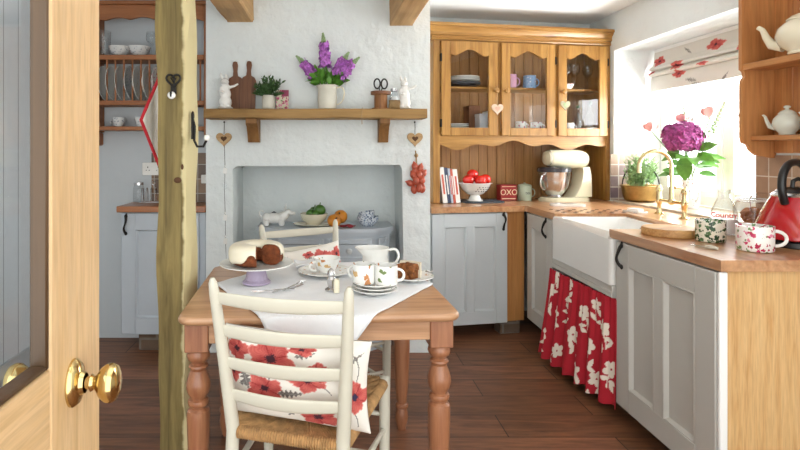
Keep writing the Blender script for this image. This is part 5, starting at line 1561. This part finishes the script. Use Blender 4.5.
nk = MB(); nk.grid(lambda u, v: (.09 * (u - .5) + .01 * sin(v * 5), .06 * (v - .5), .012 + .008 * sin(u * 7) * cos(v * 5)), 16, 12)
tag(place(nk.build('napkin', M['napkin'], solid=.004), (.125, 3.485, SZ - .001), .3), 'folded dark red cloth on the sideboard front', 'napkin')

# ------------------------------------------------------------ on the table
TT = TZ + .0095
cs = thing('cake_stand', 'lilac footed cake stand with white plate under the cake', 'stand', (-.286, 2.12, TT))
MB().lathe([(0, 0), (.056, 0), (.056, .006), (.044, .016), (.036, .05), (.040, .066), (0, .066)], segs=40, rf=lambda a, z: 1 + .035 * cos(16 * a) * (.01 < z < .063)).build('foot', M['lilac'], cs)['label'] = 'fluted lilac foot'
MB().lathe([(0, .066), (.06, .066), (.12, .071), (.145, .078), (.146, .082), (.12, .077), (0, .073)], segs=48).build('plate', M['china'], cs)
ck = thing('cake', 'brown ring cake with cream icing and a slice cut out', 'cake', (-.286, 2.12, TT + .0765))
a0, a1 = R(-24), R(-24 + 302)
pr_ = []
for i in range(17):
    a = PI * 2 * i / 16
    sx, sz = cos(a), sin(a)
    pr_.append((.064 + .043 * math.copysign(abs(sx) ** .75, sx), .040 + .0395 * math.copysign(abs(sz) ** .7, sz)))
mbk = MB(); mbk.lathe(pr_, segs=60, a0=a0, a1=a1)
for a in (a0, a1): mbk._add([(r * cos(a), r * sin(a), z) for r, z in pr_[:-1]], [tuple(range(16))])
mbk.build('sponge', M['cakeb'], ck)['label'] = 'dark brown sponge'
ic = MB()
def icf(u, v):
    a = a0 + R(2) + (a1 - a0 - R(4)) * u
    dr = .55 + .38 * (sin(a * 5.0 + .6) * .5 + sin(a * 9) * .25) 
    t0, t1 = 2.75, .42 - max(0, dr) ** 1.5 * 1.6
    q = t0 + (t1 - t0) * v
    sx, sz = cos(q), sin(q)
    return ((.064 + .046 * math.copysign(abs(sx) ** .75, sx)) * cos(a), (.064 + .046 * math.copysign(abs(sx) ** .75, sx)) * sin(a), .040 + .0430 * math.copysign(abs(sz) ** .7, sz))
ic.grid(icf, 110, 20); ic.build('icing', M['icing'], ck, solid=.003)['label'] = 'dripping cream icing'

def saucer(label, loc, r, mat, group=None): return plate('saucer', label, 'saucer', loc, r, mat, group)
sc1 = (-.012, 2.27, TT)
saucer('wide flowered saucer under the teacup in the middle of the table', sc1, .115, M['sprig'])
cup('teacup', 'flared flowered teacup on its saucer in the middle of the table', 'cup', (-.005, 2.275, TT + .0075), .058, .062, M['yellow_rose'], R(-150), flare=1, out=.03)
# pair of cups lying mouth to mouth on a pile of plates
for k in range(3):
    plate('tea_plate', ['lowest tea plate of the pile under the two cups', 'middle tea plate of the pile under the two cups', 'top tea plate of the pile under the two cups'][k], 'plate', (.172, 1.975, TT + .0115 * k), .085 - .004 * k, M['sprig'], 'tea plates under the cups')
cup('teacup', 'yellow rose teacup on the plate pile, left of its twin', 'cup', (.135, 1.985, TT + .0335), .043, .072, M['yellow_rose'], R(150), 'yellow rose teacups on the plate pile', flare=0, out=.026, mat2=M['china'])
cup('teacup', 'yellow rose teacup on the plate pile, nearest the cake slice', 'cup', (.216, 1.965, TT + .0335), .042, .072, M['yellow_rose'], R(-10), 'yellow rose teacups on the plate pile', flare=0, out=.026, mat2=M['china'])
jg2 = thing('cream_jug', 'white wide-lipped cream jug standing behind the two rose teacups', 'jug', (.200, 2.23, TT), R(-8)); jg2.scale = (1.15, 1.15, 1.15)
MB().lathe([(0, .002), (.032, 0), (.034, .006), (.048, .03), (.050, .05), (.044, .075), (.050, .105), (.047, .106), (.041, .075), (.046, .05), (0, .012)], segs=36, rf=lambda a, z: 1 + .55 * max(0, (z - .07) / .035) * max(0, cos(a - PI)) ** 4).build('jug_body', M['china'], jg2)
MB().tube(cr([(.042, 0, .095), (.072, 0, .100), (.084, 0, .075), (.068, 0, .047), (.046, 0, .04)]), .0048, 10).build('handle', M['china'], jg2)
plate('cake_plate', 'sprigged plate carrying the slice of cake at the table edge', 'plate', (.345, 2.17, TT), .088, M['sprig'])
sl_ = thing('cake_slice', 'crumbly brown cake slice on the right-hand plate', 'cake', (.325, 2.15, TT + .0095), R(60))
pts = [(-.045, -.02), (.03, -.042), (.042, 0), (.03, .042), (-.045, .02)]
b = MB()
random.seed(77)
for (x, y, z, r) in [(random.uniform(-.035, .03), random.uniform(-.028, .028), random.uniform(.012, .055), random.uniform(.010, .019)) for _ in range(95)]:
    b.ball((x, y, z), (r, r * random.uniform(.7, 1), r * random.uniform(.7, 1)), nu=8, nv=6)
b.prism([(x * .8, y * .8) for x, y in pts], 0.001, .05, plane='xy')
b.build('sponge', M['crumb'], sl_)
MB().prism([(.02, -.044), (.036, -.044), (.047, 0), (.036, .044), (.02, .044), (.033, 0)], .002, .064, plane='xy').build('icing', M['icing'], sl_)
tag(place(MB().grid(lambda u, v: (.16 * (u - .5), .10 * (v - .5), .016 + .012 * sin(u * 5 + 1) + .006 * sin(v * 9 + u * 3)), 20, 14).build('napkin', M['sprig'], solid=.003), (.365, 2.325, TT - .002), R(-50)), 'crumpled sprigged napkin at the far right table edge', 'napkin')
# cutlery
def fork(label, loc, rot):
    t = thing('cake_fork', label, 'fork', loc, rot, 'silver forks on the cloth')
    MB().tube([(-.075, 0, .004), (-.03, 0, .005), (.02, 0, .0045), (.04, 0, .004)], [.0055, .0038, .003, .006], 10, flat=.5).build('handle', M['steel'], t)
    b = MB()
    for k in range(4): b.tube([(.038, (k - 1.5) * .0035, .004), (.055, (k - 1.5) * .0058, .0025), (.085, (k - 1.5) * .0055, .005)], .0015, 6)
    b.build('tines', M['steel'], t)
fork('silver fork on the cloth pointing at the cake stand', (-.20, 1.985, TT + .002), R(195))
fork('silver fork on the cloth pointing towards the teacup', (-.135, 2.05, TT + .002), R(65))
fork('silver fork on the cloth lying between the other forks', (-.155, 2.01, TT + .002), R(50))
sk_ = thing('salt_cellar', 'small silver and cream salt pot between the forks and the cups', 'pot', (.012, 2.00, TT))
MB().lathe([(0, 0), (.022, 0), (.024, .006), (.012, .014), (.016, .03), (.018, .045), (.012, .055), (.016, .062), (.012, .075), (.004, .084), (0, .086)]).build('pot_body', M['steel'], sk_)
MB().lathe([(0, 0), (.011, 0), (.012, .04), (.009, .05), (0, .052)], (.02, -.026, 0)).build('cream_bottle', M['cream'], sk_)
# napkin with sprigs between cake and cup, folded
nk = MB(); nk.grid(lambda u, v: (.15 * (u - .5), .09 * (v - .5), .014 + .010 * sin(u * 6) * cos(v * 4) + .014 * v), 20, 14)
tag(place(nk.build('napkin', M['cloth'], solid=.004), (-.075, 2.40, TT - .001), R(10)), 'folded white napkin at the back of the table, left of the teacup', 'napkin')

# ------------------------------------------------------------ post hooks, oven cloth
hk = thing('coat_hook', 'black iron heart hook on the front of the post', 'hook', (-.640, 2.198, 1.59))
hr_ = [(x * 1.0, -.006, z) for x, z in heart2(.062, 28)]
MB().tube(hr_, .0045, 8, closed=True).box(-.012, .012, -.006, .002, -.06, -.015, .002).tube([(0, -.004, .02), (.004, -.004, 0), (0, -.004, -.03)], .004, 8).tube([(-.012, -.004, .01), (0, -.004, -.01), (.012, -.004, .01)], .003, 8).build('heart_plate', M['iron'], hk)
MB().tube([(0, -.006, -.05), (0, -.02, -.075), (0, -.038, -.07), (0, -.042, -.052)], .005, 8).build('hook_arm', M['iron'], hk)
MB().ball((0, -.030, -.066), (.017, .012, .016)).build('ceramic_knob', M['china'], hk)
hk = thing('coat_hook', 'black iron hook with white ball on the side of the post', 'hook', (-.5765, 2.245, 1.40))
MB().box(-.001, .006, -.011, .011, -.055, .045, .002).ball((.004, 0, .045), (.006, .017, .02)).build('back_plate', M['iron'], hk)
MB().tube([(.004, 0, .03), (.012, 0, .0), (.010, 0, -.06), (.022, 0, -.085), (.048, 0, -.085), (.062, 0, -.06)], .0055, 8).build('hook_arm', M['iron'], hk)
MB().ball((.064, 0, -.048), (.013, .013, .014)).build('ceramic_knob', M['china'], hk)
oc = thing('pot_holder', 'white quilted pot holder with red binding hanging behind the post', 'pot holder', (-.75, 2.42, 1.428), R(75))
S_ = .172
def dia(u, v):
    a, b = u - .5, v - .5
    return ((a - b) * S_ * 1.0, .006 * sin(u * 25) * sin(v * 25) * .3, (a + b) * S_ * 1.45)
mbq = MB(); mbq.grid(dia, 24, 24); mbq.build('quilted_square', M['quilt'], oc, solid=.014)
c_ = [dia(0, 0), dia(1, 0), dia(1, 1), dia(0, 1)]
edge = []
for i in range(4):
    for k in range(8): edge.append(Vector(c_[i]).lerp(Vector(c_[(i + 1) % 4]), k / 8))
MB().tube(edge, .0075, 8, closed=True).build('binding', M['red_trim'], oc)['label'] = 'red binding'
MB().tube([dia(1, 1), (.004, 0, S_ * 1.45 + .03), (.022, 0, S_ * 1.45 + .05), (.0, 0, S_ * 1.45 + .06), (-.01, 0, S_ * 1.45 + .03), dia(1, 1)], .004, 8).build('loop', M['red_trim'], oc)

# ------------------------------------------------------------ alcove: plates, glasses, cups, toast rack, socket
random.seed(15)
pls = [(-1.515, 'china', 'plain white plate half hidden by the open door'), (-1.462, 'china', 'plain white plate second from the left in the rack'), (-1.402, 'china', 'plain white plate third from the left in the rack'), (-1.340, 'transfer', 'grey transfer-printed plate in the middle of the rack'), (-1.285, 'sprig', 'sprigged plate just right of the grey plate in the rack'), (-1.222, 'sprig', 'sprigged plate third from the post in the rack'), (-1.160, 'redcup', 'red flowered plate nearest the post in the rack')]
for x, mt, lab in pls:
    o = plate_mb(.118, .024).build('dinner_plate', M[mt])
    o.matrix_world = T(x, 3.555, 1.627 + .117) @ RZ(R(88)) @ RX(R(90 - 4)) @ T(0, 0, -.006)
    tag(o, lab, 'plate', 'plates standing in the rack')
AZ = 1.9255
def tumbler(label, loc, r, h, name='tumbler', grp='glassware on top of the plate rack'):
    o = MB().lathe([(0, 0), (r * .85, 0), (r * .9, .004), (r, h), (r - .0025, h), (r * .86, .01), (0, .008)], segs=28).build(name, M['glassw']); o.location = loc
    return tag(o, label, 'glass', grp)
tumbler('tall clear glass jar at the left of the rack top shelf', (-1.50, 3.55, AZ), .045, .17)
tumbler('clear tumbler at the right of the rack top shelf, by the post', (-1.12, 3.56, AZ), .04, .10)
for x, lab, mt in ((-1.395, 'clear bowl with patterned rim next to the tall glass jar', 'transfer'), (-1.262, 'fluted bowl below the goblet on the rack shelf', 'transfer')):
    t = thing('sugar_bowl', lab, 'bowl', (x, 3.55, AZ), 0, 'small bowls on the plate rack shelf')
    MB().lathe([(0, 0), (.03, 0), (.034, .005), (.06, .03), (.07, .06), (.066, .06), (.056, .032), (0, .01)], segs=32).build('bowl_body', M[mt], t)
    MB().lathe([(.0665, .058), (.0715, .06), (.072, .064), (.066, .064)], segs=32).build('rim', M['china'], t)
o = wineglass('clear goblet standing upside-down right of the bowls on the rack', (-1.20, 3.60, AZ), 1.0, 'goblet'); o['group'] = 'glassware on top of the plate rack'
o['label'] = 'clear stemmed goblet on the rack top shelf between the bowl and the post'
cup('teacup', 'white cup with dark print on the rack bottom shelf, left one', 'cup', (-1.405, 3.56, 1.4555), .042, .062, M['transfer'], R(160), 'cups on the rack bottom shelf', flare=1)
cup('teacup', 'white cup with dark print on the rack bottom shelf, nearest the post', 'cup', (-1.255, 3.56, 1.4555), .042, .062, M['transfer'], R(20), 'cups on the rack bottom shelf', flare=1)
tr = thing('toast_rack', 'silver wire toast rack on the alcove worktop', 'rack', (-1.165, 3.54, .9405), R(10))
b = MB()
for k in range(6):
    x = -.07 + k * .028
    b.tube([(x, -.04, .01), (x, -.04, .07), (x, -.025, .10), (x, .0, .11), (x, .025, .10), (x, .04, .07), (x, .04, .01)], .0022, 6)
b.build('wire_arch', M['steel'], tr)
MB().tube([(-.085, -.04, .012), (.085, -.04, .012), (.085, .04, .012), (-.085, .04, .012)], .003, 8, closed=True).build('base_wire', M['steel'], tr)
MB().tube([(0, 0, .11), (0, 0, .125), (.014, 0, .14), (0, 0, .152), (-.014, 0, .14), (0, 0, .125)], .0025, 6).build('ring_handle', M['steel'], tr)
for x, y, lab in ((-1.285, 3.60, 'small clear jar left of the toast rack'), (-1.02, 3.56, 'small clear jar right of the toast rack, by the post')):
    t = thing('glass_jar', lab, 'jar', (x, y, .9405), 0, 'clear jars on the alcove worktop')
    MB().lathe([(0, 0), (.035, 0), (.037, .005), (.037, .10), (.03, .115), (.03, .125), (.027, .125), (.034, .10), (.034, .008), (0, .006)]).build('jar_body', M['glassw'], t)
    MB().lathe([(0, .14), (.031, .14), (.032, .122), (.031, .122)]).build('lid', M['steel'], t)
so = thing('wall_socket', 'white double power socket on the alcove wall', 'socket', (-1.205, 3.661, 1.17))
MB().box(-.075, .075, -.012, 0, -.044, .044, .003).build('face_plate', M['scr'], so)
b = MB()
for x in (-.036, .036):
    b.box(x - .003, x + .003, -.0128, -.0115, .006, .016, 0).box(x - .013, x - .007, -.0128, -.0115, -.012, -.007, 0).box(x + .007, x + .013, -.0128, -.0115, -.012, -.007, 0)
b.build('pin_hole', M['blk'], so)
MB().box(-.06, -.05, -.015, -.011, .02, .036, .001).box(.05, .06, -.015, -.011, .02, .036, .001).build('rocker_switch', M['scr'], so)
sw = thing('wall_switch', 'small white switch on the brown tiles right of the post', 'switch', (-.835, 3.661, 1.10))
MB().box(-.04, .03, -.010, 0, -.03, .03, .003).build('face_plate', M['scr'], sw)
MB().box(-.012, .002, -.014, -.009, -.012, .012, .001).build('rocker_switch', M['white'], sw)

# ============================================================ LIGHT
w = bpy.data.worlds.new('world'); SC.world = w; w.use_nodes = True
bg = w.node_tree.nodes['Background']
bg.inputs['Color'].default_value = (0.97, 1.0, 0.99, 1); bg.inputs['Strength'].default_value = 2.3
sun = bpy.data.lights.new('sun', 'SUN'); sun.energy = 3.0; sun.angle = R(12); sun.color = (1, .96, .9)
so_ = bpy.data.objects.new('sun', sun); COL.objects.link(so_)
so_.rotation_euler = Vector((-.75, -.28, -.60)).to_track_quat('-Z', 'Y').to_euler()
def area(name, loc, target, size, e, col=(1, 1, 1)):
    l = bpy.data.lights.new(name, 'AREA'); l.shape = 'RECTANGLE'; l.size, l.size_y = size; l.energy = e; l.color = col
    o = bpy.data.objects.new(name, l); COL.objects.link(o); o.location = loc
    o.rotation_euler = (Vector(target) - Vector(loc)).to_track_quat('-Z', 'Y').to_euler()
    return o
area('daylight_window', (3.0, 3.35, 1.75), (1.2, 2.6, .8), (1.6, 1.3), 90, (.97, .98, 1))
area('added_uplight', (3.3, 3.35, 0.75), (0.9, 3.3, 2.34), (1.8, .9), 140, (1, .99, .97))  # added lamp outside the window, aimed up to brighten the ceiling
area('bounced_lamp', (.45, .4, 1.75), (.45, .45, 2.6), (1.2, 1.0), 14, (.98, 1, .99))
SC.view_settings.view_transform = 'Standard'
SC.view_settings.look = 'None'
SC.view_settings.exposure = 0.55
SC.view_settings.gamma = 1
SC.cycles.max_bounces = 8
SC.cycles.transparent_max_bounces = 16
SC.cycles.use_denoising = True
